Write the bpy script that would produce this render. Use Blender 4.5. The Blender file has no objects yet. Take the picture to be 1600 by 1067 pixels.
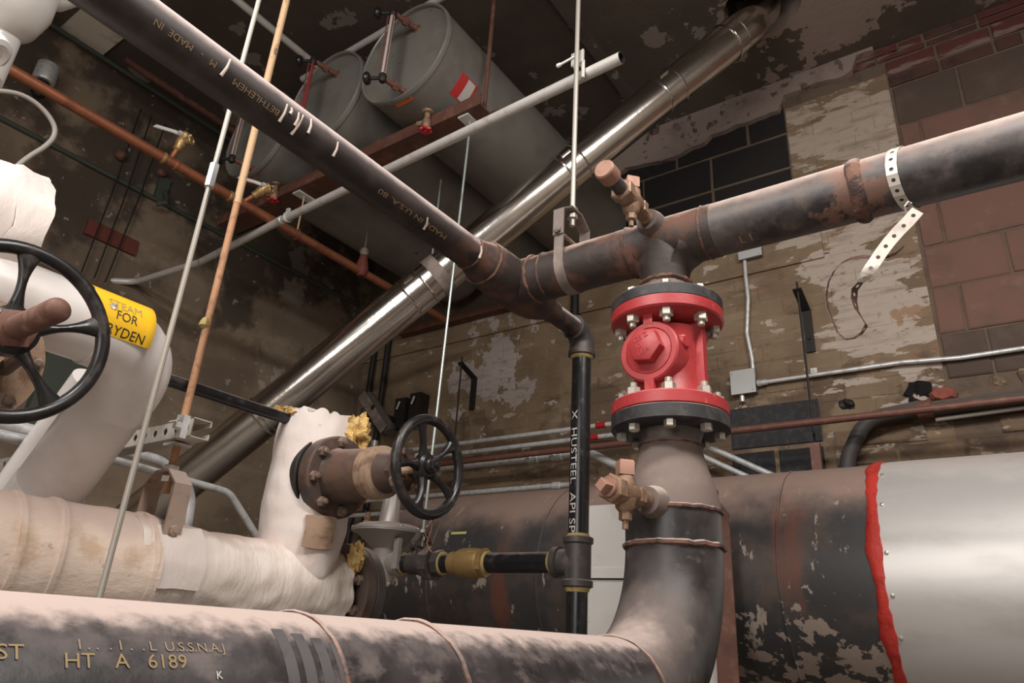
import bpy, bmesh, math, random
from mathutils import Vector as V, Matrix, noise
random.seed(7)
S = bpy.context.scene
COL = S.collection
PI = math.pi

# ------------------------------------------------------------------ camera
# rows: the camera's right, down and forward axes in the room (X along the back wall, Y into the room, Z up)
CR = V((0.81743525, 0.57325736, 0.05635267))
CD = V((-0.17995149, 0.34708008, -0.92040908))
CF = V((-0.54719017, 0.74223408, 0.38687401))
FPX = 1098.0
cam_d = bpy.data.cameras.new('camera')
cam_d.sensor_fit = 'HORIZONTAL'; cam_d.sensor_width = 36; cam_d.lens = FPX / 1600 * 36
cam_d.clip_start = 0.02; cam_d.clip_end = 60
cam = bpy.data.objects.new('camera', cam_d); COL.objects.link(cam)
U, B_ = -CD, -CF
cam.matrix_world = Matrix(((CR.x, U.x, B_.x, 0), (CR.y, U.y, B_.y, 0), (CR.z, U.z, B_.z, 0), (0, 0, 0, 1)))
S.camera = cam

# ------------------------------------------------------------------ world, lamps, exposure
S.view_settings.view_transform = 'Standard'
S.view_settings.look = 'None'
S.view_settings.gamma = 1
S.view_settings.use_curve_mapping = False
S.view_settings.exposure = 0.0
wd = bpy.data.worlds.new('world'); S.world = wd; wd.use_nodes = True
wd.node_tree.nodes['Background'].inputs[0].default_value = (0.9, 0.85, 0.8, 1)
wd.node_tree.nodes['Background'].inputs[1].default_value = 0.02


def area(name, loc, target, size, power, color):
    l = bpy.data.lights.new(name, 'AREA'); l.shape = 'RECTANGLE'
    l.size, l.size_y = size; l.energy = power; l.color = color
    o = bpy.data.objects.new(name, l); COL.objects.link(o); o.location = loc
    o.rotation_euler = (V(target) - V(loc)).to_track_quat('-Z', 'Y').to_euler()
    return o


area('strip_lamp', (-0.85, -0.70, 2.05), (-0.95, 0.35, 0.0), (1.2, 0.30), 58, (1.0, 0.95, 0.91))
area('strip_lamp', (0.75, 0.55, 2.25), (0.30, 1.5, 0.0), (1.2, 0.30), 68, (1.0, 0.94, 0.89))
area('added_fill', (-0.2, -2.2, 0.9), (-0.9, 2.0, 0.7), (1.6, 1.2), 40, (1.0, 0.94, 0.89))  # unseen fill behind the camera, added to lift the shade

# ------------------------------------------------------------------ measuring helpers


def ray(px, py):
    return CR * (px - 800) + CD * (py - 533.5) + CF * FPX


def W(px, py, X=None, Y=None, Z=None):
    d = ray(px, py)
    t = X / d.x if X is not None else (Y / d.y if Y is not None else Z / d.z)
    return d * t


def on_cyl(px, py, p0, ax, r):
    """first point where a sight line meets a cylinder"""
    d = ray(px, py).normalized(); ax = V(ax).normalized(); p0 = V(p0)
    dp = d - ax * d.dot(ax); op = -p0 + ax * p0.dot(ax)
    a, b, c = dp.dot(dp), 2 * dp.dot(op), op.dot(op) - r * r
    q = b * b - 4 * a * c
    t = (-b - math.sqrt(max(q, 0))) / (2 * a)
    return d * t


# ------------------------------------------------------------------ materials
MATS = {}


def M(name, base, rough=0.6, metal=0.0, layers=(), bump=None, aniso=0, emit=None, trans=0, alpha=1, coat=0):
    m = bpy.data.materials.new(name); m.use_nodes = True
    nt = m.node_tree; N, L = nt.nodes, nt.links
    bs = N['Principled BSDF']
    geo = N.new('ShaderNodeNewGeometry')

    def mapr(src, lo, hi, a=0.0, b=1.0):
        n = N.new('ShaderNodeMapRange'); n.interpolation_type = 'SMOOTHSTEP'
        L.new(src, n.inputs[0]); n.inputs[1].default_value = lo; n.inputs[2].default_value = hi
        n.inputs[3].default_value = a; n.inputs[4].default_value = b
        return n.outputs[0]

    def math_(op, a, b):
        n = N.new('ShaderNodeMath'); n.operation = op
        for i, v in enumerate((a, b)):
            if hasattr(v, 'links'): L.new(v, n.inputs[i])
            else: n.inputs[i].default_value = v
        return n.outputs[0]

    def nz(scale, det=5, st=(1, 1, 1), rgh=0.6, off=0.0):
        mp = N.new('ShaderNodeMapping'); L.new(geo.outputs['Position'], mp.inputs[0])
        mp.inputs['Scale'].default_value = st; mp.inputs['Location'].default_value = (off, off * 1.7, off * .6)
        t = N.new('ShaderNodeTexNoise'); t.inputs['Scale'].default_value = scale
        t.inputs['Detail'].default_value = det; t.inputs['Roughness'].default_value = rgh
        L.new(mp.outputs[0], t.inputs[0]); return t.outputs[0]

    col, rg, mt = None, None, None
    k = 0
    for ly in layers:
        k += 1
        f = None
        if 'n' in ly:
            sc, det, lo, hi = ly['n'][:4]; st = ly['n'][4] if len(ly['n']) > 4 else (1, 1, 1)
            nn = nz(sc, det, st, off=3.1 * k)
            if 'blob' in ly:      # a patch of its own, with a ragged edge
                c, r0 = ly['blob']
                d = N.new('ShaderNodeVectorMath'); d.operation = 'SUBTRACT'
                L.new(geo.outputs['Position'], d.inputs[0]); d.inputs[1].default_value = c
                s_ = N.new('ShaderNodeVectorMath'); s_.operation = 'DIVIDE'
                L.new(d.outputs[0], s_.inputs[0]); s_.inputs[1].default_value = r0
                ln = N.new('ShaderNodeVectorMath'); ln.operation = 'LENGTH'; L.new(s_.outputs[0], ln.inputs[0])
                nn = math_('SUBTRACT', math_('ADD', math_('MULTIPLY', math_('SUBTRACT', nn, 0.5), 2.6), 0.86), math_('MULTIPLY', ln.outputs['Value'], 0.5))
            f = mapr(nn, lo, hi)
        if 'up' in ly:
            lo, hi, kk, sc = ly['up']
            sp = N.new('ShaderNodeSeparateXYZ'); L.new(geo.outputs['Normal'], sp.inputs[0])
            z = sp.outputs[2]
            if kk: z = math_('ADD', z, math_('MULTIPLY', math_('SUBTRACT', nz(sc, 7, ly.get('st', (1, 1, 1)), off=k), 0.5), kk))
            g = mapr(z, lo, hi)
            f = g if f is None else math_('MULTIPLY', f, g)
        if 'x' in ly:    # along the length of a thing
            axis, lo, hi = ly['x']
            sp = N.new('ShaderNodeSeparateXYZ'); L.new(geo.outputs['Position'], sp.inputs[0])
            g = mapr(sp.outputs[axis], lo, hi)
            f = g if f is None else math_('MULTIPLY', f, g)
        f = math_('MULTIPLY', f, ly.get('amt', 1.0))
        mx = N.new('ShaderNodeMix'); mx.data_type = 'RGBA'
        L.new(f, mx.inputs[0])
        if col is None: mx.inputs[6].default_value = (*base, 1)
        else: L.new(col, mx.inputs[6])
        mx.inputs[7].default_value = (*ly['c'], 1); col = mx.outputs[2]
        for key, cur, b0 in (('r', rg, rough), ('m', mt, metal)):
            if key in ly:
                q = N.new('ShaderNodeMix'); L.new(f, q.inputs[0])
                if cur is None: q.inputs[2].default_value = b0
                else: L.new(cur, q.inputs[2])
                q.inputs[3].default_value = ly[key]
                if key == 'r': rg = q.outputs[0]
                else: mt = q.outputs[0]
    bs.inputs['Base Color'].default_value = (*base, 1)
    bs.inputs['Roughness'].default_value = rough; bs.inputs['Metallic'].default_value = metal
    if col is not None: L.new(col, bs.inputs['Base Color'])
    if rg is not None: L.new(rg, bs.inputs['Roughness'])
    if mt is not None: L.new(mt, bs.inputs['Metallic'])
    if trans: bs.inputs['Transmission Weight'].default_value = trans
    if coat: bs.inputs['Coat Weight'].default_value = coat
    if bump:
        sc, strength, dist = bump[:3]; st = bump[3] if len(bump) > 3 else (1, 1, 1)
        b = N.new('ShaderNodeBump'); b.inputs['Strength'].default_value = strength; b.inputs['Distance'].default_value = dist
        L.new(nz(sc, 6, st), b.inputs['Height']); L.new(b.outputs[0], bs.inputs['Normal'])
    MATS[name] = m
    return m


DUST = (0.46, 0.365, 0.325)
RUST = (0.135, 0.062, 0.040)
# heavy dusty black steel
m_steel = M('dusty black steel', (0.022, 0.019, 0.020), 0.42, 0.0, [
    dict(c=(0.085, 0.069, 0.064), n=(7, 6, 0.40, 0.62), amt=.85, r=.5),
    dict(c=(0.17, 0.130, 0.112), n=(26, 9, 0.46, 0.78), amt=.7, r=.7),
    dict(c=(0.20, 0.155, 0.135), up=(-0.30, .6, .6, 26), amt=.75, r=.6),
    dict(c=(0.21, 0.115, 0.082), n=(16, 6, .42, .62), blob=((-0.165, 1.385, .925), (.075, .3, .3)), amt=.8, r=.8),
    dict(c=DUST, up=(0.25, 0.86, 0.8, 14), amt=.9, r=.95)], bump=(60, .25, .002))
m_elbow = M('dusty black elbow', (0.018, 0.016, 0.017), 0.40, 0.0, [
    dict(c=(0.060, 0.050, 0.048), n=(9, 6, 0.42, 0.66), amt=.8, r=.5),
    dict(c=(0.15, 0.115, 0.10), n=(26, 8, 0.57, 0.74), amt=.6, r=.8),
    dict(c=(0.17, 0.135, 0.120), up=(0.10, .85, .45, 24), amt=.8, r=.85),
    dict(c=DUST, up=(0.62, 1.06, 0.40, 30), amt=.85, r=.95)], bump=(60, .25, .002))
m_lower = M('dusty black lower pipe', (0.014, 0.012, 0.013), 0.40, 0.0, [
    dict(c=(0.05, 0.043, 0.046), n=(7, 7, 0.40, 0.66), amt=.8, r=.5),
    dict(c=(0.16, 0.130, 0.12), n=(34, 9, 0.52, 0.70, (1, .5, 1)), amt=.7, r=.8),
    dict(c=(0.13, 0.105, 0.10), up=(0.50, 0.92, .9, 34), amt=.75, r=.8),
    dict(c=DUST, up=(0.76, 0.93, .34, 40), amt=.97, r=.97)], bump=(60, .2, .002))
m_diag = M('dusty dark purple black steel', (0.020, 0.0145, 0.0135), 0.50, 0.0, [
    dict(c=(0.055, 0.040, 0.037), n=(12, 6, 0.45, 0.7), amt=.7),
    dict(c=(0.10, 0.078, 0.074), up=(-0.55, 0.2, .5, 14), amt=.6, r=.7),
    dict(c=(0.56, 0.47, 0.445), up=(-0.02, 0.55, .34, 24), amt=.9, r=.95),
    dict(c=RUST, n=(18, 6, .48, .62), x=(1, 1.05, 1.28), amt=.7, r=.85)], bump=(80, .25, .0015))
m_tee = M('rusty welded fitting', (0.035, 0.024, 0.02), 0.6, 0.0, [
    dict(c=RUST, n=(9, 7, 0.45, 0.62), amt=.8, r=.85),
    dict(c=(0.02, 0.018, 0.018), n=(7, 5, 0.55, 0.66), amt=.8, r=.5),
    dict(c=(0.50, 0.37, 0.31), up=(0.35, 0.95, .8, 16), amt=.9, r=.95)], bump=(50, .4, .003))
m_reducer = M('dusty brown reducer', (0.165, 0.125, 0.108), 0.75, 0.0, [
    dict(c=(0.06, 0.048, 0.045), n=(7, 6, 0.50, 0.68), amt=.7),
    dict(c=DUST, up=(0.2, 0.9, .6, 14), amt=.8, r=.95)], bump=(70, .2, .002))
m_weld = M('rusty weld bead', (0.16, 0.078, 0.052), 0.8, 0.0, [
    dict(c=(0.06, 0.035, 0.03), n=(30, 6, 0.42, 0.6)),
    dict(c=DUST, up=(0.3, 0.9, .6, 14), amt=.8)], bump=(90, .8, .005))
m_black = M('black enamel pipe', (0.012, 0.012, 0.014), 0.28, 0.0, [
    dict(c=(0.07, 0.06, 0.058), n=(30, 6, 0.52, 0.75), amt=.5, r=.6),
    dict(c=(0.33, 0.26, 0.23), up=(0.55, 1.0, .5, 30), amt=.7, r=.9)])
m_scrape = M('bare scraped steel', (0.105, 0.098, 0.10), 0.5, 0.2, [dict(c=(.03, .028, .03), n=(30, 7, .5, .68), amt=.8)])
m_fit = M('grey black malleable fitting', (0.075, 0.066, 0.062), 0.5, 0.3, [
    dict(c=(0.17, 0.13, 0.115), n=(20, 6, 0.48, 0.7), amt=.7, r=.75),
    dict(c=(0.40, 0.31, 0.27), up=(0.5, 1.0, .5, 25), amt=.7, r=.9)], bump=(90, .3, .002))
m_flange = M('black flange', (0.020, 0.019, 0.021), 0.6, 0.0, [
    dict(c=(0.07, 0.062, 0.06), n=(25, 7, 0.46, 0.7), amt=.8),
    dict(c=(0.42, 0.33, 0.28), up=(0.5, .95, .4, 20), amt=.8, r=.95)], bump=(70, .2, .002))
m_red = M('red painted cast iron', (0.37, 0.034, 0.037), 0.45, 0.0, [
    dict(c=(0.26, 0.014, 0.016), n=(12, 6, 0.5, 0.72), amt=.6),
    dict(c=(0.60, 0.20, 0.18), n=(60, 6, 0.62, 0.72), amt=.5, r=.7),
    dict(c=(0.60, 0.42, 0.38), up=(0.55, 1.0, .5, 30), amt=.65, r=.9)], bump=(120, .25, .0012))
m_bolt = M('zinc plated bolt', (0.56, 0.53, 0.47), 0.38, 0.75, [
    dict(c=(0.25, 0.20, 0.16), n=(60, 5, 0.5, 0.7), amt=.6, r=.7)])
m_rustbolt = M('rusty bolt', (0.17, 0.115, 0.085), 0.75, 0.1, [
    dict(c=(0.34, 0.26, 0.21), n=(40, 6, .48, .66), amt=.7)], bump=(80, .5, .003))
m_valve = M('rusty brown cast valve', (0.075, 0.050, 0.040), 0.6, 0.1, [
    dict(c=(0.135, 0.075, 0.050), n=(14, 7, 0.44, 0.64), amt=.9, r=.85),
    dict(c=(0.045, 0.035, 0.035), n=(9, 6, 0.54, 0.66), amt=.7, r=.5),
    dict(c=(0.42, 0.32, 0.28), up=(0.55, 1.0, .6, 22), amt=.6, r=.95)], bump=(60, .45, .003))
m_valve2 = M('pale dusty rust ring', (0.33, 0.22, 0.15), 0.85, 0, [
    dict(c=(0.17, 0.095, 0.06), n=(25, 7, 0.48, 0.66), amt=.9)], bump=(70, .5, .003))
m_wheel = M('black painted handwheel', (0.013, 0.012, 0.013), 0.33, 0.0, [
    dict(c=(0.06, 0.045, 0.04), n=(22, 7, 0.52, 0.7), amt=.7, r=.7),
    dict(c=(0.36, 0.28, 0.25), up=(0.75, 1.05, .5, 40), amt=.45, r=.9)])
m_spindle = M('rusty threaded spindle', (0.16, 0.075, 0.052), 0.6, 0.15, [
    dict(c=(0.29, 0.16, 0.12), n=(40, 6, 0.48, 0.68), amt=.8)], bump=(80, .3, .002))
m_pvc = M('glossy white jacket', (0.82, 0.775, 0.745), 0.28, 0.0, [
    dict(c=(0.62, 0.52, 0.48), n=(5, 4, 0.5, 0.75), amt=.5)])
m_fabric = M('white insulation cloth', (0.74, 0.66, 0.615), 0.9, 0.0, [
    dict(c=(0.62, 0.50, 0.44), n=(6, 6, 0.48, 0.72), amt=.7),
    dict(c=(0.38, 0.25, 0.15), n=(22, 7, 0.66, 0.76), amt=.5)], bump=(28, .5, .006, (1, 1, .5)))
m_tan = M('dusty tan insulation', (0.72, 0.585, 0.49), 0.92, 0.0, [
    dict(c=(0.50, 0.34, 0.22), n=(14, 7, 0.50, 0.70), amt=.7),
    dict(c=(0.28, 0.16, 0.08), n=(34, 7, 0.62, 0.72), amt=.5),
    dict(c=(0.55, 0.43, 0.375), up=(0.30, 0.80, .4, 8), amt=.95)], bump=(40, .6, .006, (1, .5, 1)))
m_tan2 = M('pale wrapped insulation', (0.78, 0.70, 0.63), 0.9, 0.0, [
    dict(c=(0.62, 0.49, 0.385), n=(9, 7, 0.52, 0.72, (1, 2.5, .8)), amt=.6),
    dict(c=(0.55, 0.43, 0.375), up=(0.55, 0.92, .4, 8), amt=.9)], bump=(16, .6, .010, (1, 2.2, .7)))
m_fiber = M('yellow glass fibre', (0.70, 0.46, 0.16), 0.95, 0, [
    dict(c=(0.76, 0.56, 0.25), n=(40, 7, .45, .65))], bump=(60, 1, .012))
m_galv = M('galvanised steel', (0.74, 0.75, 0.75), 0.36, 0.4, [
    dict(c=(0.34, 0.33, 0.32), n=(25, 5, 0.45, 0.7), amt=.6, r=.5)])
m_galvdust = M('painted galvanised pipe', (0.66, 0.64, 0.60), 0.42, 0.25, [
    dict(c=(0.36, 0.30, 0.26), n=(18, 6, 0.5, 0.72), amt=.6, r=.6)])
m_jacket = M('brushed galvanised jacket', (0.66, 0.645, 0.625), 0.42, 0.55, [
    dict(c=(0.40, 0.37, 0.345), n=(4, 6, 0.46, 0.70, (.4, 1, 1)), amt=.6, r=.5),
    dict(c=(0.36, 0.31, 0.285), up=(0.66, .95, .5, 5), amt=.7, r=.9, m=0.0),
    dict(c=(0.10, 0.10, 0.105), n=(7, 7, .62, .68), up=(0.75, .9, .2, 5), amt=.7, r=.8)], bump=(200, .05, .001))
m_flue = M('polished stainless flue', (0.66, 0.62, 0.57), 0.19, 1.0, [
    dict(c=(0.42, 0.37, 0.33), n=(5, 5, 0.45, 0.7), amt=.5, r=.22)], bump=(5, .12, .02, (1, .6, .6)))
m_tank = M('dusty grey tank paint', (0.235, 0.222, 0.200), 0.42, 0.25, [
    dict(c=(0.17, 0.155, 0.135), n=(5, 6, 0.45, 0.68), amt=.7),
    dict(c=(0.34, 0.29, 0.25), up=(0.35, 0.9, .5, 8), amt=.7, r=.9),
    dict(c=(0.10, 0.035, 0.018), n=(22, 7, 0.67, 0.72), amt=.8, r=.9)])
m_tankhead = M('bare grey tank head', (0.46, 0.44, 0.40), 0.30, 0.45, [
    dict(c=(0.23, 0.21, 0.185), n=(7, 7, 0.44, 0.66), amt=.8, r=.5)])
m_big = M('weathered black tank', (0.040, 0.039, 0.041), 0.5, 0.0, [
    dict(c=(0.095, 0.068, 0.055), n=(5, 7, 0.46, 0.66), amt=.8),
    dict(c=(0.17, 0.058, 0.036), n=(16, 8, .25, .85, (1, .3, .3)), blob=((-0.64, 2.47, .34), (.045, .6, .24)), amt=.6),
    dict(c=(0.17, 0.058, 0.036), n=(16, 8, .25, .85, (1, .3, .3)), blob=((-1.80, 2.46, .10), (.05, .6, .26)), amt=.6),
    dict(c=(0.36, 0.30, 0.25), n=(16, 9, 0.61, 0.64, (1, .5, .45)), amt=.85, r=.85),
    dict(c=(0.34, 0.27, 0.225), n=(14, 8, 0.50, 0.53), blob=((-0.62, 2.52, -.30), (.75, .5, .34)), amt=.9, r=.85),
    dict(c=(0.27, 0.185, 0.15), up=(0.35, 0.80, .7, 5), amt=.88, r=.95)], bump=(40, .2, .003))
m_rawbrick = M('freshly broken red brick', (0.30, 0.085, 0.055), 0.9, 0, [dict(c=(.17, .055, .04), n=(14, 7, .45, .65))], bump=(60, .6, .005))
m_redseal = M('red sealant', (0.50, 0.040, 0.028), 0.45, 0, [
    dict(c=(0.34, 0.02, 0.015), n=(20, 5, .5, .7))], bump=(40, .6, .006))
m_brownsteel = M('brown primed steel', (0.115, 0.048, 0.032), 0.65, 0.0, [
    dict(c=(0.20, 0.095, 0.065), n=(18, 7, .5, .7), amt=.7), dict(c=(0.05, 0.022, 0.018), n=(8, 6, .52, .7), amt=.6)])
m_rustpipe = M('rust brown pipe', (0.16, 0.068, 0.048), 0.55, 0.1, [
    dict(c=(0.25, 0.135, 0.105), n=(25, 7, .5, .7), amt=.6)])
m_copper = M('tarnished copper', (0.36, 0.135, 0.070), 0.45, 0.55, [
    dict(c=(0.21, 0.075, 0.042), n=(14, 6, .46, .68), amt=.8, r=.6)])
m_brass = M('dusty brass', (0.46, 0.30, 0.125), 0.40, 0.6, [
    dict(c=(0.34, 0.215, 0.11), n=(30, 6, .46, .66), amt=.8, r=.7)])
m_bronze = M('tarnished bronze cock', (0.24, 0.150, 0.095), 0.5, 0.35, [
    dict(c=(0.38, 0.26, 0.19), n=(40, 7, .48, .66), amt=.7, r=.8)], bump=(70, .4, .003))
m_coppercap = M('pinkish copper cap', (0.33, 0.18, 0.13), 0.6, 0.2, [
    dict(c=(0.22, 0.115, 0.085), n=(40, 6, .45, .7), amt=.7)])
m_yellow = M('yellow thread tape', (0.40, 0.30, 0.11), 0.7)
m_ptfe = M('white thread tape', (0.66, 0.60, 0.54), 0.7)
m_alu = M('cast aluminium', (0.46, 0.42, 0.39), 0.5, 0.45, [
    dict(c=(0.56, 0.45, 0.39), up=(.4, .95, .4, 20), amt=.6, r=.9, m=0)], bump=(120, .15, .001))
m_rod = M('plated threaded rod', (0.44, 0.41, 0.36), 0.5, 0.5, bump=(300, .3, .001, (.2, .2, 1)))
m_rodblue = M('pale zinc rod', (0.50, 0.56, 0.54), 0.35, 0.6)
m_tanrod = M('paint chipped wood brown rod', (0.50, 0.33, 0.19), 0.75, 0, [
    dict(c=(0.13, 0.08, 0.05), n=(60, 6, .56, .64, (1, 1, .35)), amt=.9)], bump=(60, .4, .002))
m_tanrod2 = M('rust stained rod', (0.42, 0.22, 0.115), 0.75, 0, [dict(c=(0.25, 0.13, 0.08), n=(40, 5, .5, .7))])
m_strap = M('pale perforated strap', (0.62, 0.57, 0.51), 0.5, 0.35, [
    dict(c=(0.40, 0.35, 0.31), n=(22, 6, .5, .7), amt=.6)])
m_strapback = M('rusty perforated strap', (0.10, 0.052, 0.042), 0.6, 0.3)
m_hanger = M('dusty grey hanger iron', (0.20, 0.165, 0.145), 0.6, 0.3, [
    dict(c=(0.38, 0.30, 0.26), n=(18, 6, .46, .66), amt=.6, r=.9)])
m_dark = M('dark iron', (0.020, 0.017, 0.016), 0.6, 0.2)
m_knob = M('black bakelite knob', (0.012, 0.012, 0.013), 0.3)
m_redglass = M('red gauge column', (0.42, 0.03, 0.04), 0.2)
m_glass = M('frosted gauge tube', (0.62, 0.52, 0.50), 0.25)
m_redknob = M('red valve handle', (0.50, 0.03, 0.04), 0.4)
m_orange = M('orange sticker', (0.72, 0.17, 0.03), 0.6, 0, [dict(c=(0.35, .07, .02), n=(60, 5, .55, .65), amt=.6)])
m_redlabel = M('red label', (0.50, 0.035, 0.035), 0.5)
m_whitelabel = M('grey label paper', (0.55, 0.52, 0.48), 0.6)
m_stencil = M('ochre stencil paint', (0.27, 0.19, 0.09), 0.8)
m_stencil_faint = M('faded stencil paint', (0.26, 0.20, 0.13), 0.8)
m_whiteprint = M('white pipe print', (0.60, 0.58, 0.55), 0.7)
m_blackprint = M('black label print', (0.02, 0.015, 0.012), 0.5)
m_greyprint = M('worn label print', (0.42, 0.30, 0.13), 0.5)
m_sticker = M('yellow pipe label', (0.90, 0.52, 0.02), 0.25, 0, [dict(c=(0.95, .72, .16), n=(4, 3, .45, .7), amt=.5)])
m_glare = M('painted glare', (0.50, 0.46, 0.40), 0.4, 0.5)
m_caulk = M('pale dried drip', (0.66, 0.56, 0.49), 0.7)
m_greybox = M('grey white electrical box', (0.55, 0.56, 0.55), 0.45, 0.2)
m_rubber = M('grey black hose', (0.060, 0.055, 0.052), 0.6, 0, [dict(c=(.16, .125, .105), up=(.2, .9, .4, 20), amt=.8)])
m_dustiron = M('tan dusty hanger iron', (0.36, 0.265, 0.21), 0.85, 0, [dict(c=(.17, .105, .075), n=(18, 6, .5, .66), amt=.7), dict(c=DUST, up=(.3, .8, .3, 20))])
m_panel = M('scuffed white sheet metal', (0.62, 0.60, 0.57), 0.5, 0.1, [
    dict(c=(0.33, 0.28, 0.25), n=(4, 6, .5, .72), amt=.5), dict(c=(.04, .035, .035), n=(24, 6, .68, .70), amt=.9)])
m_greenish = M('greenish oxidised iron', (0.065, 0.080, 0.062), 0.7)
m_redplate = M('dark red painted plate', (0.155, 0.036, 0.026), 0.7, 0, [dict(c=(.09, .03, .022), n=(20, 6, .5, .7))])
m_bandred = M('red conduit band', (0.42, 0.02, 0.025), 0.4)
m_cable = M('grey cable', (0.30, 0.27, 0.24), 0.6)
m_cottonwhite = M('white enamel fitting', (0.72, 0.70, 0.67), 0.25)

# masonry, all by place in the room so that paint and peeling run on from brick to brick
TANB = (0.240, 0.172, 0.108)
PALE = (0.55, 0.47, 0.41)
m_paint = M('peeling tan paint on brick', TANB, 0.85, 0, [
    dict(c=(0.150, 0.102, 0.062), n=(3, 6, 0.42, 0.68), amt=.8),
    dict(c=(0.32, 0.24, 0.16), n=(7, 6, 0.52, 0.70, (.3, 1, 1.6)), amt=.7),
    dict(c=(0.105, 0.070, 0.045), n=(4, 7, 0.4, 0.62), blob=((-1.5, 3.45, 1.05), (1.6, .6, .30)), amt=.8),
    dict(c=PALE, n=(13, 9, 0.63, 0.65, (.6, 1, 1.2)), amt=.7),
    dict(c=(0.44, 0.385, 0.36), n=(5, 9, 0.50, 0.525), blob=((-2.68, 3.45, 1.62), (.36, .5, .36)), amt=.92),
    dict(c=(0.47, 0.40, 0.34), n=(5.5, 10, 0.48, 0.52, (.5, 1, 1.6)), blob=((-0.36, 3.45, 1.64), (.26, .5, .56)), amt=.9),
    dict(c=(0.30, 0.17, 0.09), n=(12, 7, 0.50, 0.70), blob=((-0.26, 3.45, 1.50), (.10, .5, .07)), amt=.8),
    dict(c=(0.47, 0.40, 0.33), n=(6, 10, 0.48, 0.52, (.5, 1, 1.4)), blob=((-0.42, 3.45, 2.52), (.34, .5, .60)), amt=.8),
    dict(c=(0.19, 0.130, 0.082), n=(15, 9, 0.48, 0.70, (.25, 1, 1.5)), amt=.6),
    dict(c=(0.115, 0.080, 0.056), n=(30, 8, 0.58, 0.72, (.6, 1, 1)), amt=.6),
    dict(c=(0.26, 0.085, 0.06), n=(11, 5, 0.66, 0.69, (.6, 1, 2)), amt=.6)], bump=(45, .4, .006))
m_rough = M('eroded old brick', (0.185, 0.125, 0.080), 0.9, 0, [
    dict(c=(0.10, 0.068, 0.05), n=(8, 7, .45, .62), amt=.9),
    dict(c=(0.40, 0.33, 0.25), n=(10, 8, .58, .63, (.5, 1, 1.3)), amt=.8),
    dict(c=(0.30, 0.20, 0.075), n=(9, 6, .60, .68), amt=.6)], bump=(30, .9, .012))
m_redbrick = M('dull red brick', (0.105, 0.030, 0.024), 0.85, 0, [
    dict(c=(0.12, 0.035, 0.03), n=(6, 6, .45, .65), amt=.8),
    dict(c=(0.27, 0.21, 0.185), n=(6, 9, .54, .62, (.35, 1, 1.5)), amt=.7)], bump=(50, .5, .004))
m_darkbrick = M('brown burnt brick', (0.085, 0.038, 0.030), 0.85, 0, [dict(c=(.05, .025, .022), n=(9, 6, .45, .65))], bump=(50, .5, .004))
m_cmu_red = M('red brown concrete block', (0.185, 0.098, 0.074), 0.9, 0, [
    dict(c=(0.140, 0.085, 0.068), n=(4, 6, .44, .66), amt=.9),
    dict(c=(0.23, 0.150, 0.125), n=(9, 7, .55, .72), amt=.5)], bump=(150, .5, .003))
m_cmu_dark = M('brown grey concrete block', (0.088, 0.062, 0.048), 0.9, 0, [
    dict(c=(0.130, 0.088, 0.070), n=(4, 6, .48, .68), amt=.8)], bump=(150, .5, .003))
m_cmu_black = M('black painted concrete block', (0.030, 0.029, 0.032), 0.8, 0, [
    dict(c=(0.055, 0.052, 0.056), n=(40, 7, .46, .66), amt=.8)], bump=(150, .6, .004))
m_cmu_soot = M('sooty concrete block', (0.014, 0.012, 0.012), 0.9, 0, bump=(150, .6, .004))
m_mortar = M('brown mortar', (0.150, 0.108, 0.078), 0.95, 0, [dict(c=(.11, .08, .06), n=(10, 7, .45, .65))], bump=(80, .8, .006))
m_mortar_dark = M('sooty mortar', (0.060, 0.046, 0.038), 0.95, 0, bump=(80, .8, .006))
m_plaster = M('flaking plaster', (0.30, 0.235, 0.205), 0.9, 0, [
    dict(c=(0.06, 0.045, 0.035), n=(12, 9, .57, .61), amt=.85),
    dict(c=(0.21, 0.155, 0.135), n=(4, 6, .45, .65), amt=.8)], bump=(30, .5, .008))
m_ceil = M('peeling dark ceiling', (0.088, 0.066, 0.052), 0.9, 0, [
    dict(c=(0.115, 0.088, 0.068), n=(2.2, 6, .42, .66), amt=.8),
    dict(c=(0.30, 0.25, 0.215), n=(5.5, 9, .595, .615), amt=.8),
    dict(c=(0.32, 0.25, 0.215), n=(4, 9, .50, .53), blob=((-0.42, 2.95, 3.07), (.42, .62, .4)), amt=.9)], bump=(30, .4, .006))
m_leftwall = M('stained brown wall', (0.265, 0.200, 0.140), 0.9, 0, [
    dict(c=(0.155, 0.114, 0.081), n=(1.6, 6, .40, .64), amt=.9),
    dict(c=(0.33, 0.25, 0.178), n=(6, 7, .52, .72, (1, .3, 1.4)), amt=.6),
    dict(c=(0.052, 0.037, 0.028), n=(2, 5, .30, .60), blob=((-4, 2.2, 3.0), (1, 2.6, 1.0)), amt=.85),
    dict(c=(0.44, 0.38, 0.33), n=(16, 9, .655, .67), amt=.7),
    dict(c=(0.40, 0.35, 0.31), n=(7, 9, .53, .555), blob=((-4, 2.8, 1.5), (.5, .22, .16)), amt=.8),
    dict(c=(0.30, 0.25, 0.22), n=(9, 8, .50, .56), blob=((-4, 2.75, 2.25), (.5, .10, .45)), amt=.6)], bump=(30, .35, .006))
m_floor = M('stained concrete floor', (0.34, 0.31, 0.28), 0.85, 0, [dict(c=(.22, .20, .18), n=(3, 6, .4, .65))])
m_shaft = M('brightened cream shaft', (0.80, 0.72, 0.60), 0.8, 0, [dict(c=(.30, .215, .14), n=(3, 5, .45, .6), amt=.8)])  # pale paint, colour brightened for the light falling on it
m_plainwall = M('plain painted wall', (0.42, 0.38, 0.33), 0.9)
m_blackhole = M('painted hole dark', (0.006, 0.005, 0.005), 0.95)  # painted-in dark for the flue opening and the wall hole

# ------------------------------------------------------------------ mesh helpers


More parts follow.
